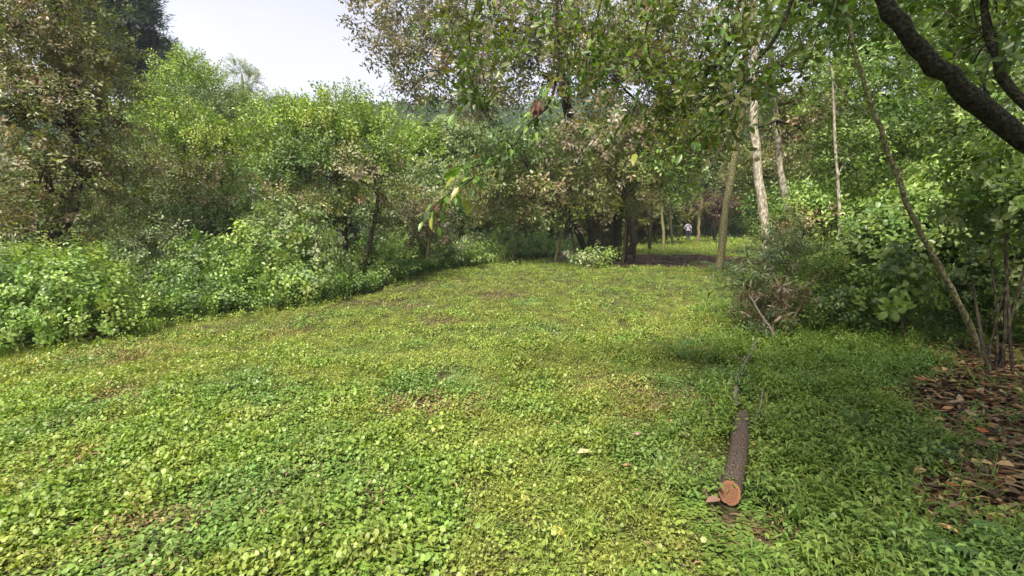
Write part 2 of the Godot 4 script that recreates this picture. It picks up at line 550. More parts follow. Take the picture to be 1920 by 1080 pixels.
func smooth_path(pts: Array, steps: int) -> Array:
	var out := []
	for k in pts.size() - 1:
		var p0: Vector3 = pts[maxi(k - 1, 0)]
		var p1: Vector3 = pts[k]
		var p2: Vector3 = pts[k + 1]
		var p3: Vector3 = pts[mini(k + 2, pts.size() - 1)]
		for s in steps:
			out.append(p1.cubic_interpolate(p2, p0, p3, float(s) / steps))
	out.append(pts[pts.size() - 1])
	return out

# lobes: [centre, radii, palette, density]; the trunk runs along world points from the ground up
func tree(called: String, label: String, category: String, group: String, trunks: Array, thick: Array, barkmat: Material, lobes: Array, twigs: String, size: float, s: int, opts := {}) -> Node3D:
	var r := rngs(s)
	var base: Vector3 = trunks[0][0]
	base.y = ground(base.x, base.z)
	var root := thing(called, base, label, category, group)
	var paths := []
	for k in trunks.size():
		var pts := []
		for p in trunks[k]:
			pts.append(p - base)
		pts[0].y = ground(trunks[k][0].x, trunks[k][0].z) - base.y - 0.12
		var path := smooth_path(pts, 4)
		for q in range(1, path.size()):
			path[q] += ball(r) * thick[k] * 0.32
		var rads := taper(thick[k], thick[k] * opts.get("taper", 0.35), path.size())
		for q in rads.size():
			rads[q] *= r.randf_range(0.88, 1.13)
		rads[0] *= 1.4
		var sh := Shape.new()
		sh.tube(path, rads, 10, Color.WHITE, 0.07, r)
		part("trunk", sh.done(true, barkmat), root)
		paths.append([path, rads])
	var where := []
	var tint := PackedColorArray()
	var droop: float = opts.get("droop", 0.1)
	for lobe in lobes:
		var c: Vector3 = lobe[0] - base
		var rad: Vector3 = lobe[1]
		# the limb leaves the nearest trunk below the lobe
		if not opts.get("bare", false):
			var best := 1e9
			var from: Vector3
			var fr := 0.05
			for pa in paths:
				for q in pa[0].size():
					var p: Vector3 = pa[0][q]
					var score := Vector2(p.x - c.x, p.z - c.z).length() * 0.8 + absf(p.y - (c.y - 0.6 * rad.y)) + (0.0 if p.y > 0.25 else 2.0)
					if score < best:
						best = score
						from = p
						fr = pa[1][q]
			var sh := Shape.new()
			var pts := curve_points(from, c, Vector3(0, 0.06 * from.distance_to(c), 0), 7, r, 0.04 * from.distance_to(c))
			var lr := minf(fr * 0.6, 0.02 + 0.02 * from.distance_to(c))
			sh.tube(pts, taper(lr, lr * 0.35, 7), 6)
			for k in int(opts.get("twiggy", 6)):
				var o := ball(r).normalized()
				var tip := c + o * rad * r.randf_range(0.6, 0.95)
				var st: Vector3 = pts[r.randi_range(3, 6)]
				var sub := curve_points(st, tip, Vector3(0, r.randf_range(-0.02, 0.08) * st.distance_to(tip), 0), 5, r, 0.06 * st.distance_to(tip))
				sh.tube(sub, taper(lr * 0.42, 0.006, 5), 4)
			part("limb", sh.done(true, opts.get("limb", barkmat)), root)
		var n := int(420.0 * lobe[3] * pow(rad.x * rad.y * rad.z, 0.667) / (size * size) + 12)
		for k in n:
			var o := ball(r).normalized()
			if r.randf() < 0.45 and o.y < 0.0:
				o.y = -o.y
			# a lumpy outline: the reach of the crown varies with direction
			var lump := 1.0 + 0.38 * fine.get_noise_3dv((c + o * rad) * 1.6) + 0.25 * patchy.get_noise_3dv((c + o * rad) * 1.1)
			var reach := pow(r.randf(), 0.42) * lump
			var at := c + o * rad * reach
			at += ball(r) * 0.12
			if at.y + base.y < ground(at.x + base.x, at.z + base.z) + 0.05:
				continue
			var dir := (o * 0.8 + ball(r) * 0.7 + Vector3(0, 0.25 - droop, 0)).normalized()
			where.append(Transform3D(frame(dir, r.randf() * TAU, size * r.randf_range(0.7, 1.25)), at))
			tint.append(pick(lobe[2], at + base, r))
	if where.size():
		copies("crown", T[twigs], where, tint, root)
	return root

func make_twigs() -> void:
	T.oval = twig(1, 16, 0.42, 0.105, 0.046, 0.9, 0.25)
	T.small = twig(2, 26, 0.40, 0.062, 0.034, 0.9, 0.2)
	T.narrow = twig(3, 18, 0.42, 0.15, 0.034, 0.55, 0.5)
	T.broad = twig(4, 11, 0.45, 0.16, 0.085, 1.0, 0.35, false)
	T.herb = twig(5, 19, 0.40, 0.076, 0.050, 1.0, 0.3, false)
	T.far = twig(6, 22, 0.9, 0.20, 0.11, 0.9, 0.25)
	T.needles = needles(8)
	T.hang = twig(9, 15, 0.40, 0.13, 0.03, 0.35, 0.15)

# ---------------------------------------------------------------- the cut log, sticks, stone
func rings() -> StandardMaterial3D:
	var n := 384
	var im := Image.create(n, n, false, Image.FORMAT_RGB8)
	for y in n:
		for x in n:
			var p := Vector2(x - n * 0.47, y - n * 0.53) / (n * 0.5)
			var a := p.angle()
			var rr := p.length() * (1.0 + 0.05 * sin(a * 3.0 + 1.0) + 0.03 * sin(a * 7.0))
			var q := 0.5 + 0.5 * sin(rr * 30.0 + fine.get_noise_2d(p.x * 9.0, p.y * 9.0) * 3.0)
			var g := fine.get_noise_2d(p.x * 60.0, p.y * 60.0) * 0.12 + fine.get_noise_2d(cos(a) * 30.0, sin(a) * 30.0) * 0.12
			var c := Color(0.20, 0.072, 0.020).lerp(Color(0.075, 0.022, 0.007), q * 0.9)
			if rr < 0.2:
				c = c.lerp(Color(0.25, 0.07, 0.025), 0.4)
			if rr > 0.86:
				c = c.lerp(Color(0.26, 0.11, 0.04), 0.5)
			for crack in [[0.7, 0.62], [2.9, 0.45], [4.6, 0.7]]:
				if rr < crack[1] and absf(angle_difference(a, crack[0])) < 0.035 / maxf(rr, 0.08) * 0.5:
					c = c.lerp(Color(0.03, 0.014, 0.008), 0.75)
			var k := 1.0 + g * 1.6 + 0.14 * sin(p.x * 70.0 + p.y * 22.0)
			im.set_pixel(x, y, Color(c.r * k, c.g * k, c.b * k).linear_to_srgb())
	var m := StandardMaterial3D.new()
	m.albedo_texture = ImageTexture.create_from_image(im)
	m.roughness = 0.65
	return m

func make_log() -> void:
	var r := rngs(21)
	var a := Vector3(1.23, 0, -2.64)
	var b := Vector3(1.87, 0, -3.80)
	a.y = ground(a.x, a.z) + 0.078
	b.y = ground(b.x, b.z) + 0.068
	var mid := (a + b) * 0.5
	var foot := Vector3(mid.x, ground(mid.x, mid.z), mid.z)
	var root := thing("cut_log", foot, "short brown cut log with an orange sawn end lying in the ground cover", "log")
	var sh := Shape.new()
	var sides := 28
	var count := 40
	var dir := (b - a).normalized()
	var sx := dir.cross(Vector3.UP).normalized()
	var sy := sx.cross(dir).normalized()
	for k in count:
		var t := float(k) / (count - 1)
		var base_r := lerpf(0.061, 0.050, t) * (1.0 + 0.02 * sin(t * 13.0))
		if t > 0.9:
			base_r *= 1.0 - 0.22 * pow((t - 0.9) / 0.1, 1.5)
		for knot in [[0.62, 0.10, 0.10], [0.86, 0.08, 0.16], [0.3, 0.06, 0.07]]:
			base_r *= 1.0 + knot[2] * exp(-pow((t - knot[0]) / knot[1] * 2.0, 2.0))
		var cpos := a.lerp(b, t) - foot + sx * 0.008 * sin(t * 5.0)
		for j in sides:
			var an := TAU * j / sides
			var o := sx * cos(an) + sy * sin(an)
			var rr := base_r * (1.0 + 0.09 * fine.get_noise_3d(cos(an) * 4.0, sin(an) * 4.0, t * 60.0) + 0.10 * bumpy.get_noise_3d(cos(an) * 3.0, sin(an) * 3.0, t * 9.0))
			sh.vert(cpos + o * rr + dir * (sy.dot(o) * rr * 0.55 * maxf(0.0, 1.0 - t / 0.12)), o)
	for k in count - 1:
		for j in sides:
			var p := k * sides + j
			var q := k * sides + (j + 1) % sides
			sh.tri(p, q, q + sides)
			sh.tri(p, q + sides, p + sides)
	var e := sh.vert(b - foot + dir * 0.012, dir)
	for j in sides:
		sh.tri((count - 1) * sides + j, (count - 1) * sides + (j + 1) % sides, e)
	part("bark", sh.done(true, M.bark_log), root)
	var face := Shape.new()
	var m := face.vert(a - foot - dir * 0.003, (-dir + sy * 0.55).normalized(), Color.WHITE, Vector2(0.5, 0.5))
	for j in sides:
		var an := TAU * j / sides
		face.vert(sh.v[j] - dir * 0.003 - (sh.v[j] - (a - foot)) * 0.07, (-dir + sy * 0.55).normalized(), Color.WHITE, Vector2(0.5 + 0.5 * cos(an), 0.5 - 0.5 * sin(an)))
	for j in sides:
		face.tri(m, 1 + j, 1 + (j + 1) % sides)
	var f := part("cut_face", face.done(true, rings()), root)
	f.set_meta("label", "orange sawn end with growth rings")
	# bark rim round the sawn end
	var rim := Shape.new()
	for j in sides:
		rim.vert(sh.v[j], -dir)
		rim.vert(sh.v[j] - dir * 0.002 - (sh.v[j] - (a - foot)) * 0.10, -dir)
	for j in sides:
		var p := j * 2
		var q := ((j + 1) % sides) * 2
		rim.tri(p, q, q + 1)
		rim.tri(p, q + 1, p + 1)
	part("bark_rim", rim.done(true, M.bark_log), root)
	# the small side branch near the far end
	var st := Shape.new()
	var s0 := a.lerp(b, 0.86) - foot - sx * 0.04
	s0 = a.lerp(b, 0.86) - foot + Vector3(0.05, 0.01, 0.02)
	var pts := smooth_path([s0, s0 + Vector3(0.09, 0.05, -0.06), s0 + Vector3(0.16, 0.13, -0.15), s0 + Vector3(0.19, 0.2, -0.2)], 3)
	st.tube(pts, taper(0.010, 0.004, pts.size()), 6)
	part("branch_stub", st.done(true, M.deadwood), root)

func stick(label: String, pts: Array, r0: float, r1: float, s: int, forks: int, mat: Material, category := "stick") -> Node3D:
	var r := rngs(s)
	var base: Vector3 = pts[0]
	var g := ground(base.x, base.z)
	var root := thing("dead_branch", Vector3(base.x, g, base.z), label, category)
	var local := []
	for p in pts:
		local.append(Vector3(p.x - base.x, ground(p.x, p.z) + p.y - g, p.z - base.z))
	var path := smooth_path(local, 5)
	for k in path.size():
		path[k] += ball(r) * r0 * 0.5
	var sh := Shape.new()
	sh.tube(path, taper(r0, r1, path.size()), 8, Color.WHITE, 0.08, r)
	part("stem", sh.done(true, mat), root)
	for k in forks:
		var at: Vector3 = path[int(path.size() * r.randf_range(0.35, 0.9))]
		var tip := at + Vector3(r.randf_range(-0.35, 0.35), r.randf_range(0.02, 0.2), r.randf_range(-0.35, 0.1))
		var f := Shape.new()
		f.tube(curve_points(at, tip, Vector3(0, 0.03, 0), 5, r, 0.015), taper(r1 * 1.1, 0.002, 5), 5)
		part("side_twig", f.done(true, mat), root)
	return root

func make_stone() -> void:
	var r := rngs(9)
	var p := Vector3(2.32, 1.75, -21.81)
	p.y = ground(p.x, p.z)
	var root := thing("stone", p, "low pinkish-brown stone between the stems left of the dark trunk", "stone")
	var sh := Shape.new()
	var n := 14
	for k in n:
		for j in 20:
			var la := PI * (float(k) / (n - 1) - 0.5)
			var lo := TAU * j / 20.0
			var o := Vector3(cos(la) * cos(lo), sin(la), cos(la) * sin(lo))
			var rr := 1.0 + 0.22 * bumpy.get_noise_3dv(o * 5.0) + 0.1 * fine.get_noise_3dv(o * 5.0)
			sh.vert(o * Vector3(0.42, 0.24, 0.3) * rr + Vector3(0, 0.1, 0), o)
	for k in n - 1:
		for j in 20:
			var a := k * 20 + j
			var b := k * 20 + (j + 1) % 20
			sh.tri(a, b, b + 20)
			sh.tri(a, b + 20, a + 20)
	part("boulder_body", sh.done(true, M.stone), root)

# ---------------------------------------------------------------- ferns and fallen leaves
func frond_mesh(s: int, length: float, col: Color) -> ArrayMesh:
	var r := rngs(s)
	var lv := Shape.new()
	var st := Shape.new()
	var at := func(t: float) -> Vector3: return Vector3(0, length * (0.75 * t - 0.62 * t * t), length * t * 0.9)
	var pts := []
	for k in 9:
		pts.append(at.call(k / 8.0))
	st.tube(pts, taper(0.004, 0.0012, 9), 4)
	for k in 17:
		var t := 0.12 + 0.86 * k / 16.0
		var p: Vector3 = at.call(t)
		var fwd: Vector3 = (at.call(minf(t + 0.02, 1.0)) - at.call(t - 0.02)).normalized()
		var w := length * 0.22 * sin(PI * pow(1.0 - t, 0.8)) + 0.01
		for sd in [-1.0, 1.0]:
			var d: Vector3 = (Vector3(sd, 0.05, 0) + fwd * 0.45).normalized()
			var k2 := r.randf_range(0.8, 1.2)
			# a pinna of small toothed leaflets
			lv.leaf(p, d, Vector3.UP, w * r.randf_range(0.9, 1.1), 0.004 + w * 0.09, 0.25, 0.25, Color(col.r * k2, col.g * k2, col.b * k2), 1.0, 0.7)
			for q in 3:
				var f := 0.25 + 0.22 * q
				lv.leaf(p + d * w * f, (d * 0.7 + fwd * 0.8).normalized(), Vector3.UP, w * 0.13, w * 0.06, 0.2, 0.2, Color(col.r * k2, col.g * k2, col.b * k2))
				lv.leaf(p + d * w * f, (d * 0.7 - fwd * 0.8).normalized(), Vector3.UP, w * 0.13, w * 0.06, 0.2, 0.2, Color(col.r * k2, col.g * k2, col.b * k2))
	var m := lv.done(false, M.herb)
	return st.done(true, M.stem, m)

func fern(at: Vector3, label: String, fronds: int, length: float, col: Color, s: int, facing := -100.0, span := TAU) -> void:
	var r := rngs(s)
	at.y = ground(at.x, at.z)
	var root := thing("fern", at, label, "fern", "ferns in the ground cover")
	var meshes := [frond_mesh(s, length, col), frond_mesh(s + 1, length * 0.85, col * 1.12)]
	for k in fronds:
		var o := part("frond", meshes[k % 2], root)
		var a := TAU * k / fronds + r.randf_range(-0.3, 0.3) if facing < -50.0 else facing + span * ((k + 0.5) / fronds - 0.5) + r.randf_range(-0.1, 0.1)
		o.rotation = Vector3(r.randf_range(-0.35, 0.1), a, r.randf_range(-0.2, 0.2))
		o.scale = Vector3.ONE * r.randf_range(0.8, 1.1)
		o.position.y = r.randf_range(0.0, 0.03)

func make_fallen_leaves() -> void:
	var r := rngs(61)
	var kinds := []
	var tones := [Color(0.12, 0.062, 0.028), Color(0.20, 0.115, 0.05), Color(0.08, 0.046, 0.024), Color(0.28, 0.185, 0.09), Color(0.16, 0.115, 0.065), Color(0.18, 0.065, 0.022), Color(0.058, 0.037, 0.022), Color(0.24, 0.19, 0.075)]
	for k in 16:
		var sh := Shape.new()
		var l := r.randf_range(0.075, 0.105) if k < 8 else r.randf_range(0.045, 0.07)
		sh.leaf(Vector3(0, 0.006, -l * 0.5), Vector3(0, r.randf_range(-0.05, 0.15), 1), Vector3.UP, l, l * r.randf_range(0.4, 0.62), r.randf_range(-0.25, 0.3), r.randf_range(-0.3, 0.6), tones[k % 8] * r.randf_range(1.4, 2.0))
		sh.tube([Vector3(0, 0.006, -l * 0.5), Vector3(0, 0.01, -l * 0.68)], [0.0015, 0.001], 3, tones[k % 8])
		kinds.append(sh.done(false, M.dry))
	# the leaves one can pick out in the bed on the right
	var made := 0
	var spots := []
	while made < 290:
		var d := r.randf_range(2.5, 5.2)
		var x := r.randf_range(2.2, d * 1.08 + 0.1)
		if litter_bed(x, d) < 0.02:
			continue
		spots.append(Vector3(x, ground(x, -d) + r.randf_range(0.012, 0.05), -d))
		made += 1
	for p in spots:
		var kind := r.randi() % 16
		var o := part("fallen_leaf", kinds[kind], self)
		o.position = p
		var tip := Vector2(r.randf_range(-0.45, 0.45), r.randf_range(-0.5, 0.5))
		o.rotation = Vector3(tip.x, r.randf() * TAU, tip.y)
		var lie := "flat" if tip.length() < 0.2 else ("tipped" if tip.length() > 0.42 else "tilted")
		var tone: String = ["dark brown", "light brown", "blackish brown", "pale tan", "greyish brown", "rust-red", "nearly black", "straw-coloured"][kind % 8]
		var spot := "close to the clump of stems" if p.z < -4.3 else (("at the right picture edge above the corner fern" if p.z > -3.1 else ("at the right picture edge beside the litter's middle" if p.z > -3.7 else "at the right picture edge below the stems")) if p.x > -p.z * 0.98 else ("near the corner fern" if p.z > -2.95 else ("beside the small feathery fern" if p.x < -p.z * 0.92 else "in the open middle of the litter bed")))
		tag(o, lie + (" long " if kind < 8 else " small ") + tone + " leaf " + spot, "leaf", "fallen leaves in the litter bed")
	# single leaves lying on the green
	for q in [[Vector3(2.07, 0.20, -2.56), Color(0.65, 0.36, 0.06), "yellow-orange fallen leaf on the ground cover right of the log", 0.10],
			[Vector3(2.22, 0.19, -2.38), Color(0.62, 0.36, 0.18), "peach-coloured fallen leaf near the corner fern", 0.11],
			[Vector3(0.91, 0.28, -3.46), Color(0.36, 0.24, 0.19), "pale brown curled leaf on the lawn left of the log", 0.12],
			[Vector3(0.74, 0.24, -2.99), Color(0.34, 0.17, 0.11), "reddish brown small leaf on the lawn left of the sawn end", 0.08],
			[Vector3(0.50, 0.25, -3.19), Color(0.46, 0.40, 0.2), "straw-coloured long leaf on the open lawn", 0.13],
			[Vector3(0.23, 0.19, -2.36), Color(0.44, 0.38, 0.08), "yellowish withered leaf on the lawn near the bottom edge", 0.13],
			[Vector3(1.25, 0.29, -3.67), Color(0.40, 0.30, 0.18), "tan curled leaf beside the bare patch near the log", 0.09],
			[Vector3(2.91, 0.63, -7.89), Color(0.30, 0.24, 0.19), "greyish dead leaf standing in the grass by the drooping shrub", 0.16],
			[Vector3(6.13, 0.67, -8.35), Color(0.62, 0.42, 0.12), "orange-yellow strip of leaf in the shaded undergrowth", 0.16],
			[Vector3(1.12, 0.21, -2.60), Color(0.24, 0.15, 0.11), "brown curled bark-like leaf below the sawn end", 0.12]]:
		var sh := Shape.new()
		var l: float = q[3]
		sh.leaf(Vector3(0, 0, -l * 0.5), Vector3(0, 0.1, 1), Vector3.UP, l, l * 0.4, 0.2, 0.4, q[1])
		sh.tube([Vector3(0, 0, -l * 0.5), Vector3(0, -0.01, -l * 0.65)], [0.0015, 0.001], 3, q[1])
		var o := part("fallen_leaf", sh.done(false, M.dry), self)
		o.position = Vector3(q[0].x, ground(q[0].x, q[0].z) + 0.055, q[0].z)
		o.rotation = Vector3(r.randf_range(-0.3, 0.3), r.randf() * TAU, r.randf_range(-0.3, 0.3))
		tag(o, q[2], "leaf")
	# what nobody could count
	var where := []
	var tint := PackedColorArray()
	var mix := Shape.new()
	for k in 12:
		var a := r.randf() * TAU
		mix.leaf(Vector3(r.randf_range(-0.13, 0.13), r.randf_range(0.002, 0.025), r.randf_range(-0.13, 0.13)), Vector3(cos(a), r.randf_range(-0.1, 0.3), sin(a)), Vector3.UP, r.randf_range(0.05, 0.11), r.randf_range(0.02, 0.042), r.randf_range(-0.2, 0.3), 0.3, Color.WHITE * r.randf_range(0.6, 1.3))
	var mm := mix.done(false, M.dry)
	for k in 9000:
		var d := r.randf_range(2.3, 7.0)
		var x := r.randf_range(2.0, 8.0)
		if k > 3600:
			d = r.randf_range(15.5, 25.0)
			x = r.randf_range(1.0, 12.0)
			if far_bed(x, d) < -0.02:
				continue
		elif litter_bed(x, d) < -0.05:
			continue
		var c := tones[r.randi() % 8] as Color
		if k > 3600:
			c = c.lerp(Color(0.40, 0.27, 0.21), 0.6)  # far litter colour lightened to make up for the crown shadow on it
		where.append(Transform3D(frame(Vector3(r.randf_range(-0.1, 0.1), 1, r.randf_range(-0.1, 0.1)), r.randf() * TAU, r.randf_range(0.8, 1.3)), Vector3(x, ground(x, -d) - 0.002, -d)))
		tint.append(c * r.randf_range(0.6, 1.1))
	tag(copies("leaf_litter", mm, where, tint, self), "brown leaf litter carpeting the bare ground under the trees", "leaf litter", "", "stuff")

# ---------------------------------------------------------------- the near tree that hangs over from the right
func make_overhang() -> void:
	var r := rngs(31)
	var root := tree("overhanging_tree", "near dark mossy tree reaching in from the top right with hanging leafy branches", "tree", "",
		[[Vector3(4.5, 0.2, -2.7), Vector3(4.45, 0.9, -2.75), Vector3(4.1, 1.6, -2.9), Vector3(3.17, 2.35, -3.00), Vector3(2.74, 2.66, -3.00), Vector3(2.49, 2.92, -3.02), Vector3(2.29, 3.21, -3.05), Vector3(2.16, 3.62, -3.10), Vector3(1.96, 4.56, -3.10)],
		[Vector3(4.5, 0.2, -2.7), Vector3(4.7, 1.5, -3.0), Vector3(4.15, 2.81, -3.90), Vector3(3.94, 3.25, -4.00), Vector3(3.92, 3.93, -4.10), Vector3(4.07, 5.53, -4.20)]],
		[0.074, 0.045], M.bark_moss,
		[[Vector3(2.5, 5.2, -1.3), Vector3(1.6, 0.8, 1.5), "green", 0.6], [Vector3(5.4, 4.8, -2.2), Vector3(1.6, 1.0, 1.4), "green", 0.25],
		[Vector3(0.9, 5.4, 0.5), Vector3(1.3, 0.7, 1.4), "green", 0.65], [Vector3(2.6, 5.6, 0.9), Vector3(1.6, 0.8, 1.6), "green", 0.65], [Vector3(4.1, 5.3, 0.0), Vector3(1.5, 0.8, 1.5), "green", 0.5],
		[Vector3(4.19, 3.60, -4.30), Vector3(0.43, 0.33, 0.50), "green", 0.7], [Vector3(2.96, 4.31, -4.60), Vector3(0.67, 0.31, 0.60), "green", 0.7], [Vector3(4.24, 4.23, -4.80), Vector3(0.64, 0.27, 0.60), "green", 0.7]],
		"oval", 1.0, 311, {"taper": 0.5, "twiggy": 5})
	# hanging branches with leaves one can pick out
	var base := root.position
	var kinds := []
	for k in 8:
		var sh := Shape.new()
		var l := r.randf_range(0.07, 0.11)
		var t: Color = [Color(0.10, 0.20, 0.035), Color(0.14, 0.26, 0.045), Color(0.08, 0.15, 0.03), Color(0.19, 0.30, 0.05), Color(0.06, 0.11, 0.03), Color(0.24, 0.26, 0.05), Color(0.11, 0.05, 0.03), Color(0.12, 0.22, 0.05)][k]
		sh.leaf(Vector3.ZERO, Vector3(0, 0, 1), Vector3.UP, l, l * r.randf_range(0.34, 0.44), r.randf_range(0.1, 0.35), r.randf_range(0.15, 0.45), t)
		sh.tube([Vector3(0, 0, -0.012), Vector3.ZERO], [0.0012, 0.001], 3, t)
		kinds.append(sh.done(false, M.leaf))
	var lines := [
		[Vector3(0.46, 3.90, -3.70), Vector3(0.33, 3.51, -3.55), Vector3(0.33, 3.04, -3.50), Vector3(0.27, 2.74, -3.50), Vector3(0.11, 2.56, -3.50), Vector3(-0.06, 2.36, -3.50), Vector3(-0.27, 2.28, -3.50), Vector3(-0.44, 2.29, -3.50)],
		[Vector3(0.00, 4.02, -3.90), Vector3(-0.23, 3.64, -3.80), Vector3(-0.33, 3.37, -3.80), Vector3(-0.29, 3.08, -3.80), Vector3(-0.37, 2.80, -3.80)],
		[Vector3(1.92, 3.48, -3.30), Vector3(1.80, 3.17, -3.30), Vector3(1.64, 2.91, -3.35), Vector3(1.52, 2.71, -3.40), Vector3(1.30, 2.48, -3.50), Vector3(0.87, 2.39, -3.60)],
		[Vector3(1.78, 3.72, -3.60), Vector3(1.65, 3.46, -3.60), Vector3(1.60, 3.20, -3.60), Vector3(1.47, 2.99, -3.65), Vector3(1.17, 2.89, -3.70)],
		[Vector3(1.30, 3.96, -3.80), Vector3(1.15, 3.64, -3.80), Vector3(1.03, 3.37, -3.80), Vector3(1.09, 3.06, -3.85), Vector3(0.94, 2.75, -3.90)],
		[Vector3(0.77, 3.84, -3.60), Vector3(0.66, 3.54, -3.60), Vector3(0.58, 3.23, -3.60), Vector3(0.54, 2.95, -3.65)],
		[Vector3(-0.21, 2.24, -3.55), Vector3(-0.35, 2.16, -3.50), Vector3(-0.54, 2.02, -3.50), Vector3(-0.62, 1.93, -3.50)],
		[Vector3(1.63, 3.67, -3.70), Vector3(1.48, 3.24, -3.80), Vector3(1.40, 2.96, -3.90), Vector3(1.34, 2.61, -4.00), Vector3(1.30, 2.43, -4.00)]]
	var counts := [50, 28, 34, 28, 36, 30, 38, 30]
	for k in lines.size():
		var pts := []
		for p in lines[k]:
			pts.append(p - base)
		# tie each to the crown overhead
		if k != 6:
			pts.push_front(Vector3(pts[0].x * 0.6 + 0.4 * -1.6, maxf(pts[0].y + 0.5, 4.4), pts[0].z * 0.7))
		var path := smooth_path(pts, 4)
		for q in range(1, path.size()):
			path[q] += ball(r) * 0.008
		var sh := Shape.new()
		sh.tube(path, taper((0.019 if k in [2, 3] else 0.013) if k != 6 else 0.005, 0.0025, path.size()), 6, Color.WHITE, 0.06, r)
		var br := part("hanging_branch", sh.done(true, M.bark_moss), root)
		for q in counts[k]:
			var t := pow(r.randf(), 0.75) if k != 0 else 0.4 + 0.6 * r.randf()
			var i := clampi(int(t * (path.size() - 1)), 4 if k != 6 else 1, path.size() - 2)
			var fwd: Vector3 = (path[i + 1] - path[i]).normalized()
			var o := Vector3(r.randf_range(-1, 1), r.randf_range(-0.9, 0.35), r.randf_range(-1, 1)).normalized()
			var at: Vector3 = path[i].lerp(path[i + 1], r.randf())
			var leafnode := part("leaf", kinds[r.randi() % 8 if r.randf() < 0.5 else r.randi() % 5], br)
			var stalk := r.randf_range(0.0, 0.13)
			var dir := (o * 0.8 + fwd * 0.5 + Vector3(0, -0.25, 0)).normalized()
			leafnode.transform = Transform3D(Basis.looking_at(-dir, Vector3(0.1, 1, 0.2)).rotated(dir, r.randf_range(-0.8, 0.8)).scaled(Vector3.ONE * r.randf_range(0.8, 1.25)), at + o * stalk)
	# the rest of the hanging leaves
	var where := []
	var tint := PackedColorArray()
	for k in [1, 2, 3, 4, 5, 7]:
		for q in 42:
			var a: Vector3 = lines[k][r.randi_range(1, lines[k].size() - 2)]
			var b: Vector3 = lines[k][r.randi_range(1, lines[k].size() - 1)]
			var at := a.lerp(b, r.randf()) - base + ball(r) * Vector3(0.34, 0.2, 0.3)
			where.append(Transform3D(frame(ball(r) + Vector3(0, -0.5, 0), r.randf() * TAU, r.randf_range(0.5, 0.8)), at))
			tint.append(pick("olive" if q % 2 == 0 else "green", at * 3.0, r) * 0.85)
	copies("hanging_foliage", T.oval, where, tint, root)
	# the bunch of dead leaves caught on the curved branch
	var bunch := Shape.new()
	var hub: Vector3 = Vector3(0.18, 2.72, -3.50) - base
	for q in 13:
		var c: Color = [Color(0.10, 0.045, 0.028), Color(0.16, 0.08, 0.05), Color(0.07, 0.035, 0.022)][q % 3]
		bunch.leaf(hub + ball(r) * 0.05, Vector3(r.randf_range(-0.5, 0.5), -1, r.randf_range(-0.5, 0.5)), Vector3(r.randf_range(-1, 1), 0.2, 1), r.randf_range(0.06, 0.10), 0.03, 0.2, 0.6, c)
	var db := part("dead_leaf_bunch", bunch.done(false, M.dry), root)
	db.set_meta("kind", "stuff")

# ---------------------------------------------------------------- the far person
func cap_dist(p: Vector3, a: Vector3, b: Vector3, ra: float, rb: float) -> float:
	var ab := b - a
	var t := clampf((p - a).dot(ab) / maxf(ab.length_squared(), 1e-6), 0.0, 1.0)
	return p.distance_to(a + ab * t) - lerpf(ra, rb, t)

func nets(bones: Array, cell: float, k: float, paint: Callable, m: Material) -> ArrayMesh:
	var lo := Vector3.ONE * 1e9
	var hi := -lo
	for b in bones:
		for q in 2:
			lo = lo.min(b[q] - Vector3.ONE * (b[2] + b[3] + 2.0 * cell))
			hi = hi.max(b[q] + Vector3.ONE * (b[2] + b[3] + 2.0 * cell))
	var nn := Vector3i(((hi - lo) / cell).ceil()) + Vector3i.ONE
	var f := PackedFloat32Array()
	f.resize(nn.x * nn.y * nn.z)
	for z in nn.z:
		for y in nn.y:
			for x in nn.x:
				var p := lo + Vector3(x, y, z) * cell
				var d := 1e3
				for b in bones:
					var e := cap_dist(p, b[0], b[1], b[2], b[3])
					var h := maxf(k - absf(d - e), 0.0) / k
					d = minf(d, e) - h * h * k * 0.25
				f[(z * nn.y + y) * nn.x + x] = d
	var sh := Shape.new()
	var id := {}
	var st := [1, nn.x, nn.x * nn.y]
	for z in nn.z - 1:
		for y in nn.y - 1:
			for x in nn.x - 1:
				var i := (z * nn.y + y) * nn.x + x
				var sum := Vector3.ZERO
				var cnt := 0
				for e in [[0, 1], [2, 3], [4, 5], [6, 7], [0, 2], [1, 3], [4, 6], [5, 7], [0, 4], [1, 5], [2, 6], [3, 7]]:
					var a: int = e[0]
					var b: int = e[1]
					var fa := f[i + (a & 1) + ((a >> 1) & 1) * st[1] + (a >> 2) * st[2]]
					var fb := f[i + (b & 1) + ((b >> 1) & 1) * st[1] + (b >> 2) * st[2]]
					if (fa < 0.0) != (fb < 0.0):
						var pa := Vector3(a & 1, (a >> 1) & 1, a >> 2)
						sum += pa.lerp(Vector3(b & 1, (b >> 1) & 1, b >> 2), fa / (fa - fb))
						cnt += 1
				if cnt:
					var p := lo + (Vector3(x, y, z) + sum / cnt) * cell
					var g := Vector3(f[i + 1] - f[i], f[i + st[1]] - f[i], f[i + st[2]] - f[i]).normalized()
					id[i] = sh.vert(p, g, paint.call(p))
	for z in range(1, nn.z - 1):
		for y in range(1, nn.y - 1):
			for x in range(1, nn.x - 1):
				var i := (z * nn.y + y) * nn.x + x
				for ax in 3:
					if (f[i] < 0.0) != (f[i + st[ax]] < 0.0):
						var u: int = st[(ax + 1) % 3]
						var w: int = st[(ax + 2) % 3]
						var q := [i, i - u, i - u - w, i - w]
						if id.has(q[0]) and id.has(q[1]) and id.has(q[2]) and id.has(q[3]):
							sh.tri(id[q[0]], id[q[1]], id[q[2]])
							sh.tri(id[q[0]], id[q[2]], id[q[3]])
	return sh.done(true, m)

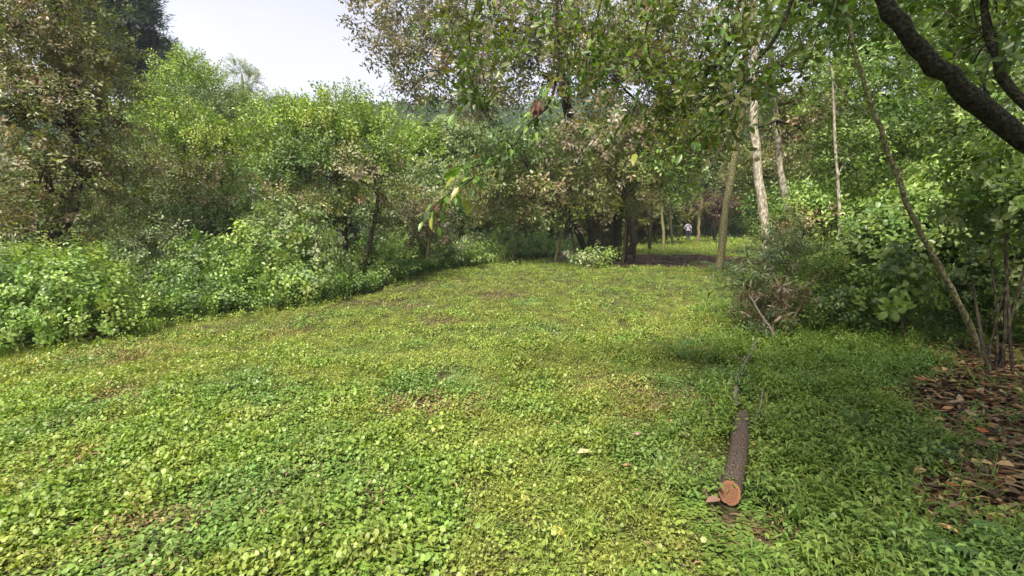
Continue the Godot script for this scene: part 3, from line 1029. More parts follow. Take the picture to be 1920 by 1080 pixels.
func make_person() -> void:
	var p := Vector3(14.98, 3.28, -40.96)
	p.y = ground(p.x, p.z)
	var root := thing("person", p, "distant person in a pale lilac top and dark trousers walking between the trees", "person")
	var cloth := StandardMaterial3D.new()
	cloth.vertex_color_use_as_albedo = true
	cloth.roughness = 0.85
	var B := [
		[Vector3(0, 0.98, 0), Vector3(0, 1.18, 0.01), 0.145, 0.13], [Vector3(0, 1.18, 0.01), Vector3(0, 1.36, 0), 0.14, 0.15], [Vector3(-0.14, 1.40, 0), Vector3(0.14, 1.40, 0), 0.075, 0.075],
		[Vector3(0, 1.42, 0.0), Vector3(0, 1.52, 0.01), 0.055, 0.05], [Vector3(0, 1.60, 0.015), Vector3(0, 1.66, 0.01), 0.085, 0.088], [Vector3(0, 1.57, 0.09), Vector3(0, 1.585, 0.1), 0.016, 0.013],
		[Vector3(-0.085, 0.94, 0), Vector3(-0.10, 0.52, 0.06), 0.098, 0.068], [Vector3(-0.10, 0.52, 0.06), Vector3(-0.10, 0.10, -0.05), 0.062, 0.044], [Vector3(-0.10, 0.06, -0.06), Vector3(-0.105, 0.045, 0.11), 0.045, 0.036],
		[Vector3(0.085, 0.94, 0), Vector3(0.10, 0.51, 0.0), 0.098, 0.068], [Vector3(0.10, 0.51, 0.0), Vector3(0.10, 0.10, -0.14), 0.062, 0.044], [Vector3(0.10, 0.06, -0.14), Vector3(0.105, 0.045, 0.03), 0.045, 0.036],
		[Vector3(-0.185, 1.39, 0), Vector3(-0.25, 1.12, -0.04), 0.055, 0.044], [Vector3(-0.25, 1.12, -0.04), Vector3(-0.24, 0.88, 0.06), 0.042, 0.03],
		[Vector3(0.185, 1.39, 0), Vector3(0.30, 1.14, -0.05), 0.055, 0.044], [Vector3(0.30, 1.14, -0.05), Vector3(0.24, 1.02, 0.16), 0.042, 0.03]]
	for sd in [-1.0, 1.0]:
		var h := Vector3(-0.24, 0.86, 0.07) if sd < 0.0 else Vector3(0.24, 1.01, 0.18)
		var to := Vector3(0.0, -1.0, 0.25) if sd < 0.0 else Vector3(-0.25, 0.1, 1.0)
		B.append([h, h + to * 0.07, 0.03, 0.033])
		for q in 4:
			var o := h + to * 0.08 + Vector3(0.0, 0.0, -0.024 + 0.016 * q) if sd < 0.0 else h + to * 0.08 + Vector3(0, -0.024 + 0.016 * q, 0)
			B.append([o, o + to * (0.06 + 0.012 * (1.0 - absf(q - 1.5))), 0.009, 0.008])
		B.append([h + to * 0.02, h + to * 0.06 + Vector3(-0.035 * sd, 0, 0.03), 0.011, 0.009])
	var skin := Color(0.33, 0.19, 0.13)
	var paint := func(v: Vector3) -> Color:
		if v.y > 1.47:
			return Color(0.02, 0.016, 0.014) if (v.z < 0.03 and v.y > 1.52) or v.y > 1.69 else skin
		if v.y < 0.075:
			return Color(0.05, 0.05, 0.05)
		if absf(v.x) > 0.2 and (v.y < 0.95 or v.z > 0.13):
			return skin
		return Color(0.34, 0.32, 0.40) if v.y > 0.93 else Color(0.018, 0.019, 0.032)
	part("body", nets(B, 0.022, 0.05, paint, cloth), root)
	root.rotation.y = 2.5

# ---------------------------------------------------------------- planting
func make_trees() -> void:
	tree("russet_tree", "near olive and russet-leaved tree filling the left edge of the clearing", "tree", "",
		[[Vector3(-10.6, 0, -8.6), Vector3(-9.96, 1.12, -8.60), Vector3(-8.77, 1.71, -8.50), Vector3(-8.18, 2.18, -8.70), Vector3(-8.02, 3.18, -9.00), Vector3(-8.41, 5.00, -9.20), Vector3(-8.67, 7.47, -9.30)], [Vector3(-10.6, 0, -8.6), Vector3(-10.74, 2.49, -9.00), Vector3(-10.02, 4.44, -9.00), Vector3(-9.31, 6.35, -9.00)]], [0.13, 0.12], M.bark_dark,
		[[Vector3(-8.95, 5.88, -9.00), Vector3(1.20, 0.90, 1.30), "russet", 0.45], [Vector3(-8.38, 5.33, -9.30), Vector3(0.93, 0.83, 1.10), "olive", 0.45], [Vector3(-8.26, 4.15, -9.00), Vector3(1.00, 0.80, 1.10), "russet", 0.45], [Vector3(-8.83, 4.35, -8.70), Vector3(0.87, 0.87, 1.10), "olive", 0.45], [Vector3(-8.52, 3.02, -8.60), Vector3(1.05, 0.67, 1.10), "russet", 0.39],
		[Vector3(-8.12, 3.25, -9.40), Vector3(0.73, 0.63, 0.90), "russet", 0.36], [Vector3(-10.63, 5.45, -9.60), Vector3(1.07, 1.28, 1.00), "olive", 0.3], [Vector3(-8.78, 7.15, -9.40), Vector3(1.25, 0.73, 1.20), "olive", 0.42], [Vector3(-8.46, 2.26, -8.60), Vector3(1.05, 0.38, 0.80), "olive", 0.4], [Vector3(-8.18, 4.80, -9.80), Vector3(0.55, 0.76, 0.80), "russet", 0.36]],
		"oval", 0.72, 41, {"twiggy": 12})
	tree("dark_conifer", "tall dark conifer rising behind the russet tree at the top left", "tree", "conifers on the slope",
		[[Vector3(-25.70, 0.60, -30.00), Vector3(-25.36, 7.85, -30.00), Vector3(-25.05, 14.27, -30.00), Vector3(-24.79, 21.16, -30.00)]], [0.4], M.bark_dark,
		[[Vector3(-23.76, 17.67, -30.00), Vector3(1.84, 0.40, 1.30), "pine", 0.7], [Vector3(-23.38, 16.73, -30.00), Vector3(1.40, 0.30, 1.00), "pine", 0.7], [Vector3(-23.74, 15.91, -30.00), Vector3(1.67, 0.33, 1.20), "pine", 0.7], [Vector3(-25.89, 17.11, -30.00), Vector3(1.67, 0.53, 1.40), "pine", 0.7], [Vector3(-23.95, 15.13, -30.50), Vector3(1.09, 0.31, 0.90), "pine", 0.6], [Vector3(-26.31, 15.22, -30.00), Vector3(2.00, 0.67, 1.50), "pine", 0.7], [Vector3(-25.39, 13.95, -30.00), Vector3(2.34, 0.67, 1.70), "pine", 0.7], [Vector3(-24.83, 18.99, -30.00), Vector3(1.67, 0.67, 1.50), "pine", 0.7]],
		"needles", 1.15, 42, {"droop": 0.3})
	tree("dark_conifer", "small hazy blue-green conifer top showing above the vine-covered tree", "tree", "conifers on the slope",
		[[Vector3(-42.33, 6.08, -58.00), Vector3(-41.89, 16.81, -58.00), Vector3(-41.50, 26.58, -58.00)]], [0.4], M.bark_dark,
		[[Vector3(-41.53, 25.79, -58.00), Vector3(1.10, 1.03, 1.06), "pine", 1.0], [Vector3(-42.22, 24.25, -58.00), Vector3(1.81, 1.16, 1.48), "pine", 1.0], [Vector3(-40.83, 24.37, -58.00), Vector3(1.42, 0.90, 1.16), "pine", 0.9], [Vector3(-42.63, 22.09, -58.00), Vector3(2.58, 1.55, 2.06), "pine", 0.9]], "needles", 2.0, 43)
	tree("vine_covered_tree", "tall rounded tree draped in yellow-green vines behind the left thicket", "tree", "",
		[[Vector3(-13.92, 1.84, -22.00), Vector3(-13.81, 4.99, -22.00), Vector3(-13.83, 7.84, -22.00), Vector3(-14.01, 9.49, -22.00)], [Vector3(-13.67, 1.84, -22.00), Vector3(-12.82, 5.47, -22.00), Vector3(-12.49, 8.31, -22.00)]], [0.22, 0.18], M.bark_dark,
		[[Vector3(-14.54, 9.96, -22.00), Vector3(1.03, 0.64, 1.10), "bright", 0.9], [Vector3(-13.47, 9.07, -22.00), Vector3(1.03, 0.78, 1.10), "bright", 0.9], [Vector3(-15.23, 8.90, -22.00), Vector3(1.03, 0.98, 1.20), "bright", 0.7], [Vector3(-13.27, 7.76, -21.30), Vector3(1.66, 1.07, 1.50), "dark", 0.9], [Vector3(-12.14, 7.84, -22.00), Vector3(0.73, 0.83, 0.90), "green", 0.9], [Vector3(-15.65, 7.37, -22.00), Vector3(1.71, 1.22, 1.50), "green", 0.8], [Vector3(-12.54, 6.66, -22.00), Vector3(1.71, 1.22, 1.50), "dark", 0.8]],
		"small", 1.6, 44)
	tree("pale_tree", "thin pale tree standing out against the sky right of the vine-covered crown", "tree", "",
		[[Vector3(-23.89, 5.08, -45.00), Vector3(-24.08, 11.95, -45.00), Vector3(-24.54, 16.30, -45.00), Vector3(-24.85, 18.70, -45.00)]], [0.22], M.bark_pale,
		[[Vector3(-25.03, 19.17, -45.00), Vector3(1.10, 0.75, 0.93), "pale", 0.5], [Vector3(-24.08, 18.22, -45.00), Vector3(0.75, 0.70, 0.73), "pale", 0.5], [Vector3(-24.03, 16.68, -45.00), Vector3(1.10, 0.90, 1.00), "pale", 0.55], [Vector3(-23.09, 15.34, -45.00), Vector3(0.90, 0.90, 0.90), "pale", 0.5], [Vector3(-25.52, 16.30, -45.00), Vector3(1.25, 1.00, 1.13), "pale", 0.6]], "small", 2.0, 45)
	tree("pale_tree", "low hazy tree top on the skyline left of the bright thicket", "tree", "",
		[[Vector3(-23.33, 5.46, -50.00), Vector3(-23.16, 12.01, -50.00), Vector3(-23.02, 17.40, -50.00)]], [0.22], M.bark_dark,
		[[Vector3(-23.78, 17.72, -50.00), Vector3(1.00, 0.67, 0.83), "grey", 0.8], [Vector3(-22.26, 17.29, -50.00), Vector3(1.11, 0.61, 0.86), "grey", 0.8], [Vector3(-23.22, 16.22, -50.00), Vector3(1.95, 1.00, 1.47), "grey", 0.8]], "small", 2.2, 46)
	tree("thicket_tree", "bushy yellow-green tree in the middle of the left thicket", "tree", "trees of the left thicket",
		[[Vector3(-9.86, 0.04, -14.00), Vector3(-9.79, 1.76, -14.00), Vector3(-9.65, 3.30, -14.00), Vector3(-9.43, 4.97, -14.00)], [Vector3(-9.76, 0.02, -14.20), Vector3(-8.67, 2.68, -14.00), Vector3(-8.30, 4.52, -14.00)], [Vector3(-10.01, 0.04, -14.00), Vector3(-10.53, 2.68, -14.00), Vector3(-10.60, 4.67, -14.00)]], [0.12, 0.09, 0.09], M.bark_dark,
		[[Vector3(-9.42, 5.27, -14.00), Vector3(0.97, 0.65, 1.10), "bright", 0.8], [Vector3(-8.29, 4.74, -14.00), Vector3(0.93, 0.78, 1.10), "bright", 0.75], [Vector3(-11.05, 5.01, -14.50), Vector3(1.05, 0.89, 1.10), "green", 0.75], [Vector3(-9.88, 3.77, -13.60), Vector3(1.13, 0.83, 1.10), "olive", 0.75], [Vector3(-8.33, 3.46, -13.50), Vector3(1.20, 0.83, 1.10), "olive", 0.8], [Vector3(-10.56, 3.13, -13.20), Vector3(0.88, 0.81, 1.00), "olive", 0.7], [Vector3(-8.92, 2.46, -13.00), Vector3(1.23, 0.72, 1.00), "dark", 0.8], [Vector3(-7.48, 2.46, -13.00), Vector3(0.87, 0.87, 1.00), "dark", 0.7]],
		"small", 1.3, 47, {"twiggy": 8})
	tree("thicket_tree", "broad bright green tree with a dark hollow at its foot beside the clearing", "tree", "trees of the left thicket",
		[[Vector3(-4.08, 0.73, -12.00), Vector3(-4.13, 1.73, -12.00), Vector3(-4.18, 2.79, -12.00), Vector3(-4.49, 4.14, -12.20)], [Vector3(-3.95, 0.73, -12.00), Vector3(-3.45, 2.40, -12.00), Vector3(-3.29, 3.88, -12.20)], [Vector3(-4.53, 0.71, -12.30), Vector3(-5.30, 2.55, -12.30), Vector3(-5.58, 4.18, -12.40)]], [0.10, 0.08, 0.08], M.bark_dark,
		[[Vector3(-5.82, 4.81, -12.50), Vector3(0.81, 0.58, 0.90), "bright", 0.9], [Vector3(-4.37, 5.21, -12.50), Vector3(0.76, 0.56, 0.90), "bright", 0.95], [Vector3(-4.92, 4.67, -12.30), Vector3(0.89, 0.57, 0.90), "bright", 0.9], [Vector3(-3.49, 4.68, -12.50), Vector3(0.67, 0.58, 0.80), "bright", 0.85], [Vector3(-4.75, 3.77, -12.00), Vector3(1.20, 0.67, 0.90), "green", 0.85], [Vector3(-3.63, 3.51, -12.00), Vector3(0.87, 0.73, 0.90), "russet", 0.7], [Vector3(-5.89, 3.63, -12.30), Vector3(0.89, 0.68, 0.90), "green", 0.8], [Vector3(-4.98, 2.76, -11.70), Vector3(0.91, 0.59, 0.80), "olive", 0.8], [Vector3(-3.95, 2.52, -11.90), Vector3(0.79, 0.66, 0.80), "dark", 0.7], [Vector3(-3.04, 3.89, -12.30), Vector3(0.55, 0.55, 0.70), "green", 0.6]],
		"small", 1.25, 48, {"twiggy": 9})
	# the great tree in the middle
	tree("great_tree", "great spreading tree with withering pinkish-brown leaves in the middle of the view", "tree", "",
		[[Vector3(3.55, 1.62, -20.00), Vector3(3.36, 3.15, -20.00), Vector3(2.90, 5.33, -20.00), Vector3(2.22, 8.13, -20.00), Vector3(1.84, 10.47, -20.00), Vector3(1.61, 13.81, -20.00)], [Vector3(4.31, 1.62, -20.20), Vector3(4.42, 3.37, -20.00), Vector3(5.03, 5.87, -19.50), Vector3(5.79, 8.21, -19.00)], [Vector3(3.19, 1.64, -19.80), Vector3(2.37, 3.54, -19.50), Vector3(0.63, 5.35, -19.00), Vector3(-1.21, 7.44, -18.50)], [Vector3(4.61, 1.64, -19.60), Vector3(4.63, 3.53, -19.40), Vector3(4.38, 5.60, -19.20)]], [0.34, 0.25, 0.15, 0.10], M.bark_dark,
		[[Vector3(-5.25, 10.34, -18.00), Vector3(0.96, 0.80, 1.20), "dusk", 0.32], [Vector3(-4.40, 8.82, -18.00), Vector3(0.84, 0.84, 1.20), "dusk", 0.28], [Vector3(-3.73, 7.48, -18.00), Vector3(0.60, 0.60, 0.90), "dusk", 0.25], [Vector3(-3.31, 10.43, -18.00), Vector3(1.50, 0.90, 1.60), "dusk", 0.42], [Vector3(-2.44, 8.92, -18.00), Vector3(1.50, 1.10, 1.50), "mauve", 0.5], [Vector3(-0.60, 10.39, -18.50), Vector3(1.75, 1.23, 1.70), "mauve", 0.5], [Vector3(-0.98, 7.67, -18.00), Vector3(1.20, 0.90, 1.30), "dusk", 0.5],
		[Vector3(1.01, 8.82, -18.50), Vector3(1.44, 1.23, 1.50), "olive", 0.55], [Vector3(2.34, 9.96, -18.00), Vector3(1.60, 1.30, 1.60), "olive", 0.6], [Vector3(3.64, 8.10, -17.60), Vector3(1.76, 1.37, 1.60), "mauve", 0.7], [Vector3(5.45, 9.96, -18.00), Vector3(1.80, 1.40, 1.60), "russet", 0.65], [Vector3(6.47, 7.86, -18.00), Vector3(1.40, 1.30, 1.40), "olive", 0.6], [Vector3(5.40, 6.03, -17.60), Vector3(1.47, 1.08, 1.30), "olive", 0.7],
		[Vector3(0.49, 5.35, -18.00), Vector3(1.80, 1.00, 1.40), "dark", 0.75], [Vector3(-0.50, 4.08, -18.00), Vector3(1.20, 0.84, 1.10), "olive", 0.7], [Vector3(3.02, 5.46, -17.20), Vector3(1.63, 1.05, 1.40), "mauve", 0.6], [Vector3(1.52, 3.78, -17.20), Vector3(1.15, 0.69, 1.00), "olive", 0.5], [Vector3(3.93, 4.18, -17.00), Vector3(1.32, 0.68, 1.10), "russet", 0.6], [Vector3(6.51, 5.66, -16.50), Vector3(1.10, 1.01, 1.10), "olive", 0.6], [Vector3(5.35, 4.41, -16.50), Vector3(1.01, 0.73, 1.00), "green", 0.6], [Vector3(0.82, 13.00, -19.00), Vector3(3.17, 1.48, 2.50), "olive", 0.3], [Vector3(5.10, 12.81, -19.00), Vector3(2.54, 1.48, 2.20), "olive", 0.3], [Vector3(-3.18, 12.70, -18.50), Vector3(2.26, 1.23, 2.00), "dusk", 0.3]],
		"oval", 1.5, 49, {"twiggy": 8, "droop": 0.35})
	# slim stems round the foot of the great tree
	stem_tree(Vector3(4.26, 1.60, -18.60), Vector3(4.25, 4.83, -18.40), 0.05, "pale slender stem close by the right side of the dark trunk", 501)
	stem_tree(Vector3(4.97, 1.66, -19.30), Vector3(4.65, 4.76, -19.20), 0.04, "thin second stem right of the dark trunk", 502)
	stem_tree(Vector3(2.53, 1.62, -18.40), Vector3(2.04, 4.40, -18.20), 0.05, "leaning thin stem just left of the dark trunk", 503)
	stem_tree(Vector3(1.69, 1.68, -19.00), Vector3(2.39, 3.67, -18.80), 0.055, "dark crooked stem beside the pinkish stone", 504)
	stem_tree(Vector3(-0.43, 1.60, -19.50), Vector3(-0.97, 3.96, -19.50), 0.06, "bent mossy stem at the left end of the far lawn", 505)
	stem_tree(Vector3(-0.04, 1.60, -19.80), Vector3(0.33, 3.78, -19.80), 0.05, "slim stem leaning right next to the bent mossy stem", 506)
	stem_tree(Vector3(-2.88, 1.26, -15.50), Vector3(-2.74, 3.14, -15.50), 0.06, "short dark stem under the grey shrub in the left gap", 507)
	stem_tree(Vector3(7.47, 2.03, -26.00), Vector3(7.66, 6.17, -26.00), 0.09, "dark slim trunk between the great tree and the far person", 508)
	stem_tree(Vector3(10.72, 2.49, -32.00), Vector3(10.49, 7.22, -32.00), 0.09, "thin far trunk just left of the person", 509)
	stem_tree(Vector3(13.12, 2.65, -34.00), Vector3(13.42, 6.09, -34.00), 0.13, "dark far trunk just right of the person", 510)
	stem_tree(Vector3(9.48, 2.33, -30.00), Vector3(9.24, 6.87, -30.00), 0.10, "pale far trunk second left of the person", 511)
	stem_tree(Vector3(5.99, 1.92, -24.00), Vector3(6.08, 5.29, -24.00), 0.22, "thick dark trunk half hidden behind the great tree", 512)
	# slim pale trees on the right
	tree("pale_trunk_tree", "mossy leaning pale trunk at the right end of the far lawn", "tree", "slim pale trees on the right",
		[[Vector3(6.72, 1.57, -15.60), Vector3(6.85, 3.14, -15.50), Vector3(7.02, 4.64, -15.40), Vector3(7.17, 6.24, -15.20), Vector3(7.11, 8.57, -15.00), Vector3(7.06, 11.38, -15.00)]], [0.125], M.bark_lichen,
		[[Vector3(7.06, 8.41, -15.00), Vector3(0.92, 0.83, 1.00), "olive", 0.3], [Vector3(6.45, 10.45, -15.00), Vector3(1.50, 0.83, 1.20), "green", 0.5], [Vector3(7.77, 6.99, -15.50), Vector3(0.78, 0.78, 0.80), "olive", 0.2]], "oval", 1.15, 51, {"taper": 0.55, "limb": M.bark_dark})
	tree("pale_trunk_tree", "speckled pale slim trunk nearest the drooping grey shrub", "tree", "slim pale trees on the right",
		[[Vector3(5.76, 0.78, -10.50), Vector3(5.61, 2.07, -10.60), Vector3(5.46, 3.36, -10.70), Vector3(5.34, 5.01, -10.80), Vector3(5.38, 6.71, -11.00), Vector3(5.38, 9.22, -11.00)]], [0.105], M.bark_pale,
		[[Vector3(6.10, 6.94, -11.50), Vector3(0.77, 0.70, 0.90), "green", 0.3], [Vector3(7.18, 6.16, -12.00), Vector3(0.80, 0.67, 0.90), "green", 0.32], [Vector3(5.19, 8.43, -11.00), Vector3(1.22, 0.61, 1.10), "green", 0.5], [Vector3(7.09, 4.88, -12.00), Vector3(0.73, 0.60, 0.80), "olive", 0.5]], "oval", 1.0, 52, {"taper": 0.6, "limb": M.bark_dark})
	tree("pale_trunk_tree", "speckled pale slim trunk second from the drooping grey shrub", "tree", "slim pale trees on the right",
		[[Vector3(7.10, 0.88, -11.80), Vector3(6.87, 2.79, -12.00), Vector3(6.58, 4.23, -12.00), Vector3(6.51, 5.98, -12.20), Vector3(6.36, 8.09, -12.30), Vector3(6.28, 10.12, -12.30)]], [0.095], M.bark_pale,
		[[Vector3(8.01, 7.78, -13.00), Vector3(0.87, 0.65, 0.90), "green", 0.3], [Vector3(8.89, 6.95, -13.00), Vector3(0.87, 0.72, 0.90), "green", 0.4], [Vector3(7.78, 9.23, -12.50), Vector3(1.53, 0.70, 1.10), "green", 0.5], [Vector3(8.62, 5.72, -13.50), Vector3(0.90, 0.60, 0.90), "olive", 0.4]], "oval", 1.0, 53, {"taper": 0.6, "limb": M.bark_dark})
	tree("slim_tree", "very thin pale sapling trunk right of the two speckled trunks", "tree", "",
		[[Vector3(6.55, 0.86, -9.50), Vector3(6.52, 2.34, -9.60), Vector3(6.37, 4.12, -9.60), Vector3(6.25, 5.45, -9.60)]], [0.045], M.bark_pale,
		[[Vector3(6.64, 5.08, -10.00), Vector3(0.61, 0.67, 0.70), "green", 0.4], [Vector3(7.02, 3.79, -10.00), Vector3(0.67, 0.61, 0.70), "green", 0.6]], "oval", 0.9, 54)
	# trees of the right background
	tree("background_tree", "dense mid-green tree behind the leaning tan stem", "tree", "trees behind the right shrubs",
		[[Vector3(10.00, 1.46, -12.50), Vector3(10.00, 3.11, -12.50), Vector3(9.97, 5.28, -12.50), Vector3(9.87, 7.41, -12.50)]], [0.14], M.bark_dark,
		[[Vector3(9.02, 5.78, -12.00), Vector3(1.07, 0.87, 1.10), "green", 0.6], [Vector3(10.31, 6.75, -12.50), Vector3(1.25, 0.97, 1.10), "green", 0.6], [Vector3(9.56, 4.57, -11.80), Vector3(1.18, 0.79, 1.10), "green", 0.75], [Vector3(8.70, 3.97, -12.00), Vector3(1.00, 0.73, 1.00), "green", 0.7], [Vector3(9.69, 3.29, -11.00), Vector3(0.98, 0.61, 1.00), "fresh", 0.7], [Vector3(9.71, 7.93, -12.50), Vector3(1.39, 0.83, 1.10), "green", 0.6], [Vector3(8.64, 2.74, -11.50), Vector3(0.90, 0.51, 0.90), "green", 0.7]], "oval", 1.1, 55)
	tree("background_tree", "leafy tree at the right edge below the dark limb", "tree", "trees behind the right shrubs",
		[[Vector3(8.62, 1.12, -8.60), Vector3(8.51, 2.26, -8.60), Vector3(8.38, 3.86, -8.60), Vector3(8.31, 5.05, -8.60)]], [0.09], M.bark_dark,
		[[Vector3(8.28, 3.86, -8.60), Vector3(0.77, 0.57, 0.70), "green", 0.7], [Vector3(9.01, 4.57, -8.80), Vector3(0.78, 0.69, 0.70), "green", 0.7], [Vector3(7.67, 2.86, -8.20), Vector3(0.68, 0.46, 0.70), "fresh", 0.75], [Vector3(8.19, 2.83, -8.00), Vector3(0.62, 0.44, 0.70), "fresh", 0.7], [Vector3(8.13, 4.83, -9.00), Vector3(0.70, 0.60, 0.70), "green", 0.6], [Vector3(9.33, 3.37, -8.50), Vector3(0.85, 0.95, 0.90), "green", 0.6], [Vector3(8.67, 5.78, -9.00), Vector3(1.10, 0.70, 0.90), "green", 0.6]], "oval", 0.95, 56)
	tree("background_tree", "far leafy tree closing the gap between the pale trunks", "tree", "trees behind the right shrubs",
		[[Vector3(14.36, 2.53, -24.00), Vector3(14.30, 4.51, -24.00), Vector3(14.18, 7.89, -24.00)]], [0.2], M.bark_dark,
		[[Vector3(11.89, 5.64, -23.00), Vector3(1.54, 1.15, 1.40), "olive", 0.8], [Vector3(14.22, 6.86, -24.00), Vector3(1.87, 1.33, 1.50), "olive", 0.7], [Vector3(16.11, 5.56, -24.00), Vector3(2.14, 1.33, 1.50), "green", 0.8], [Vector3(12.63, 4.02, -22.00), Vector3(1.71, 0.86, 1.30), "green", 0.8], [Vector3(14.59, 3.54, -22.00), Vector3(1.96, 0.73, 1.30), "green", 0.8], [Vector3(18.66, 6.81, -25.00), Vector3(2.22, 1.67, 1.60), "green", 0.7], [Vector3(13.39, 8.69, -25.00), Vector3(1.67, 1.11, 1.30), "olive", 0.5]], "oval", 1.7, 57)
	tree("background_tree", "pale green far tree behind the far lawn and the person", "tree", "far trees beyond the lawn",
		[[Vector3(19.67, 3.83, -48.00), Vector3(19.59, 7.42, -48.00), Vector3(19.74, 12.63, -48.00)]], [0.3], M.bark_dark,
		[[Vector3(15.70, 8.93, -46.00), Vector3(2.81, 2.05, 2.20), "pale", 0.9], [Vector3(19.90, 9.86, -47.00), Vector3(3.14, 2.35, 2.40), "pale", 0.9], [Vector3(18.64, 13.09, -50.00), Vector3(3.89, 2.22, 2.60), "olive", 0.8], [Vector3(22.29, 8.68, -46.00), Vector3(2.56, 2.05, 2.20), "green", 0.9], [Vector3(14.23, 11.60, -48.00), Vector3(3.20, 2.14, 2.20), "olive", 0.9]], "far", 1.6, 58)
	tree("background_tree", "olive far tree seen under the great crown on the left", "tree", "far trees beyond the lawn",
		[[Vector3(1.88, 2.92, -34.00), Vector3(1.88, 4.97, -34.00), Vector3(1.68, 8.68, -34.00)]], [0.25], M.bark_dark,
		[[Vector3(0.00, 7.57, -34.00), Vector3(2.27, 1.70, 2.00), "olive", 0.9], [Vector3(2.91, 7.04, -33.00), Vector3(2.20, 1.47, 2.00), "olive", 0.9], [Vector3(1.37, 4.68, -31.00), Vector3(2.76, 1.21, 1.80), "pale", 0.8], [Vector3(5.83, 4.88, -33.00), Vector3(3.30, 1.47, 1.80), "olive", 0.9], [Vector3(5.14, 9.10, -36.00), Vector3(3.20, 2.00, 2.00), "dark", 0.9], [Vector3(9.95, 4.78, -36.00), Vector3(2.40, 1.20, 1.80), "olive", 0.8]], "far", 1.2, 59)
	tree("background_tree", "soft pale green tree in the gap left of the great tree", "tree", "far trees beyond the lawn",
		[[Vector3(-4.33, 2.26, -30.00), Vector3(-4.31, 4.58, -30.00), Vector3(-4.28, 7.85, -30.00)]], [0.22], M.bark_dark,
		[[Vector3(-5.60, 7.85, -30.00), Vector3(1.50, 1.33, 1.70), "bright", 0.75], [Vector3(-3.40, 8.39, -31.00), Vector3(1.90, 1.55, 1.70), "pale", 0.8], [Vector3(-4.47, 5.75, -29.00), Vector3(2.10, 1.29, 1.70), "pale", 0.85], [Vector3(-2.16, 4.69, -28.00), Vector3(1.71, 1.25, 1.50), "pale", 0.8], [Vector3(-5.67, 4.28, -27.00), Vector3(1.80, 1.20, 1.50), "pale", 0.85], [Vector3(-3.32, 3.26, -25.00), Vector3(2.22, 0.83, 1.40), "green", 0.8], [Vector3(-0.60, 3.69, -27.00), Vector3(1.80, 1.05, 1.40), "pale", 0.8]], "far", 1.0, 60)
	tree("stand_in_hedge", "added bright green hedge standing in for sunlit grass behind the far person", "hedge", "",  # added shrub bank; its bright leaf colour stands in for sunlit grass
		[[Vector3(19.74, 4.23, -54.00), Vector3(19.73, 4.58, -54.00), Vector3(19.71, 5.48, -54.00)]], [0.12], M.bark_dark,
		[[Vector3(11.35, 5.06, -54.00), Vector3(3.30, 1.08, 1.60), "bright", 0.9], [Vector3(16.73, 4.94, -54.00), Vector3(3.00, 0.96, 1.60), "bright", 0.9], [Vector3(21.51, 5.06, -54.00), Vector3(3.00, 1.08, 1.60), "bright", 0.9], [Vector3(26.29, 5.18, -54.00), Vector3(3.30, 1.20, 1.60), "bright", 0.9], [Vector3(31.07, 5.30, -54.00), Vector3(3.30, 1.20, 1.60), "green", 0.9]], "far", 1.3, 62)
	tree("shade_tree", "dark bushy tree deep in the thicket under the russet tree", "tree", "",
		[[Vector3(-14.17, 1.43, -15.00), Vector3(-14.14, 1.93, -15.00), Vector3(-14.10, 2.76, -15.00)]], [0.12], M.bark_dark,
		[[Vector3(-15.12, 2.26, -15.00), Vector3(1.50, 0.75, 1.40), "dark", 0.8], [Vector3(-13.57, 2.29, -15.50), Vector3(1.38, 0.78, 1.40), "dark", 0.8], [Vector3(-14.54, 3.31, -15.50), Vector3(1.55, 0.86, 1.40), "olive", 0.7], [Vector3(-12.09, 1.44, -14.50), Vector3(0.97, 0.65, 1.20), "green", 0.8]], "small", 1.5, 63)
	tree("dead_bush", "reddish-brown withered bush above the far person", "bush", "",
		[[Vector3(15.58, 3.03, -37.00), Vector3(15.47, 4.46, -37.00), Vector3(15.12, 5.48, -37.00)]], [0.15], M.bark_dark,
		[[Vector3(13.91, 5.30, -36.50), Vector3(1.30, 0.65, 1.10), "maroon", 1.2], [Vector3(15.52, 5.46, -36.50), Vector3(1.54, 0.73, 1.10), "maroon", 1.2], [Vector3(14.90, 5.88, -37.00), Vector3(1.85, 0.58, 1.10), "maroon", 1.1]], "small", 2.0, 61)

func stem_tree(a: Vector3, b: Vector3, rad: float, label: String, s: int) -> void:
	var r := rngs(s)
	var base := Vector3(a.x, ground(a.x, a.z), a.z)
	var root := thing("slender_stem", base, label, "tree stem", "stems between the far trees")
	var sh := Shape.new()
	var path := curve_points(Vector3(0, -0.1, 0), b - base, Vector3(r.randf_range(-0.15, 0.15), 0, 0), 9, r, rad * 0.6)
	sh.tube(path, taper(rad, rad * 0.5, 9), 8, Color.WHITE, 0.08, r)
	var m: Material = M.bark_tan if s % 3 == 0 else (M.bark_lichen if label.contains("pale") or label.contains("mossy") else M.bark_dark)
	part("trunk", sh.done(true, m), root)
	var where := []
	var tint := PackedColorArray()
	for k in 5:
		var at: Vector3 = path[r.randi_range(5, 8)]
		var tip := at + Vector3(r.randf_range(-1, 1), r.randf_range(0.3, 1.0), r.randf_range(-0.6, 0.6)) * 0.8
		var f := Shape.new()
		f.tube(curve_points(at, tip, Vector3(0, 0.08, 0), 5, r, 0.05), taper(rad * 0.35, 0.008, 5), 5)
		part("limb", f.done(true, m), root)
		for q in 14:
			var p := at.lerp(tip, r.randf_range(0.4, 1.1)) + ball(r) * 0.35
			where.append(Transform3D(frame(ball(r) + Vector3(0, 0.2, 0), r.randf() * TAU, r.randf_range(0.8, 1.3)), p))
			tint.append(pick("olive", p + base, r))
	copies("crown", T.oval, where, tint, root)

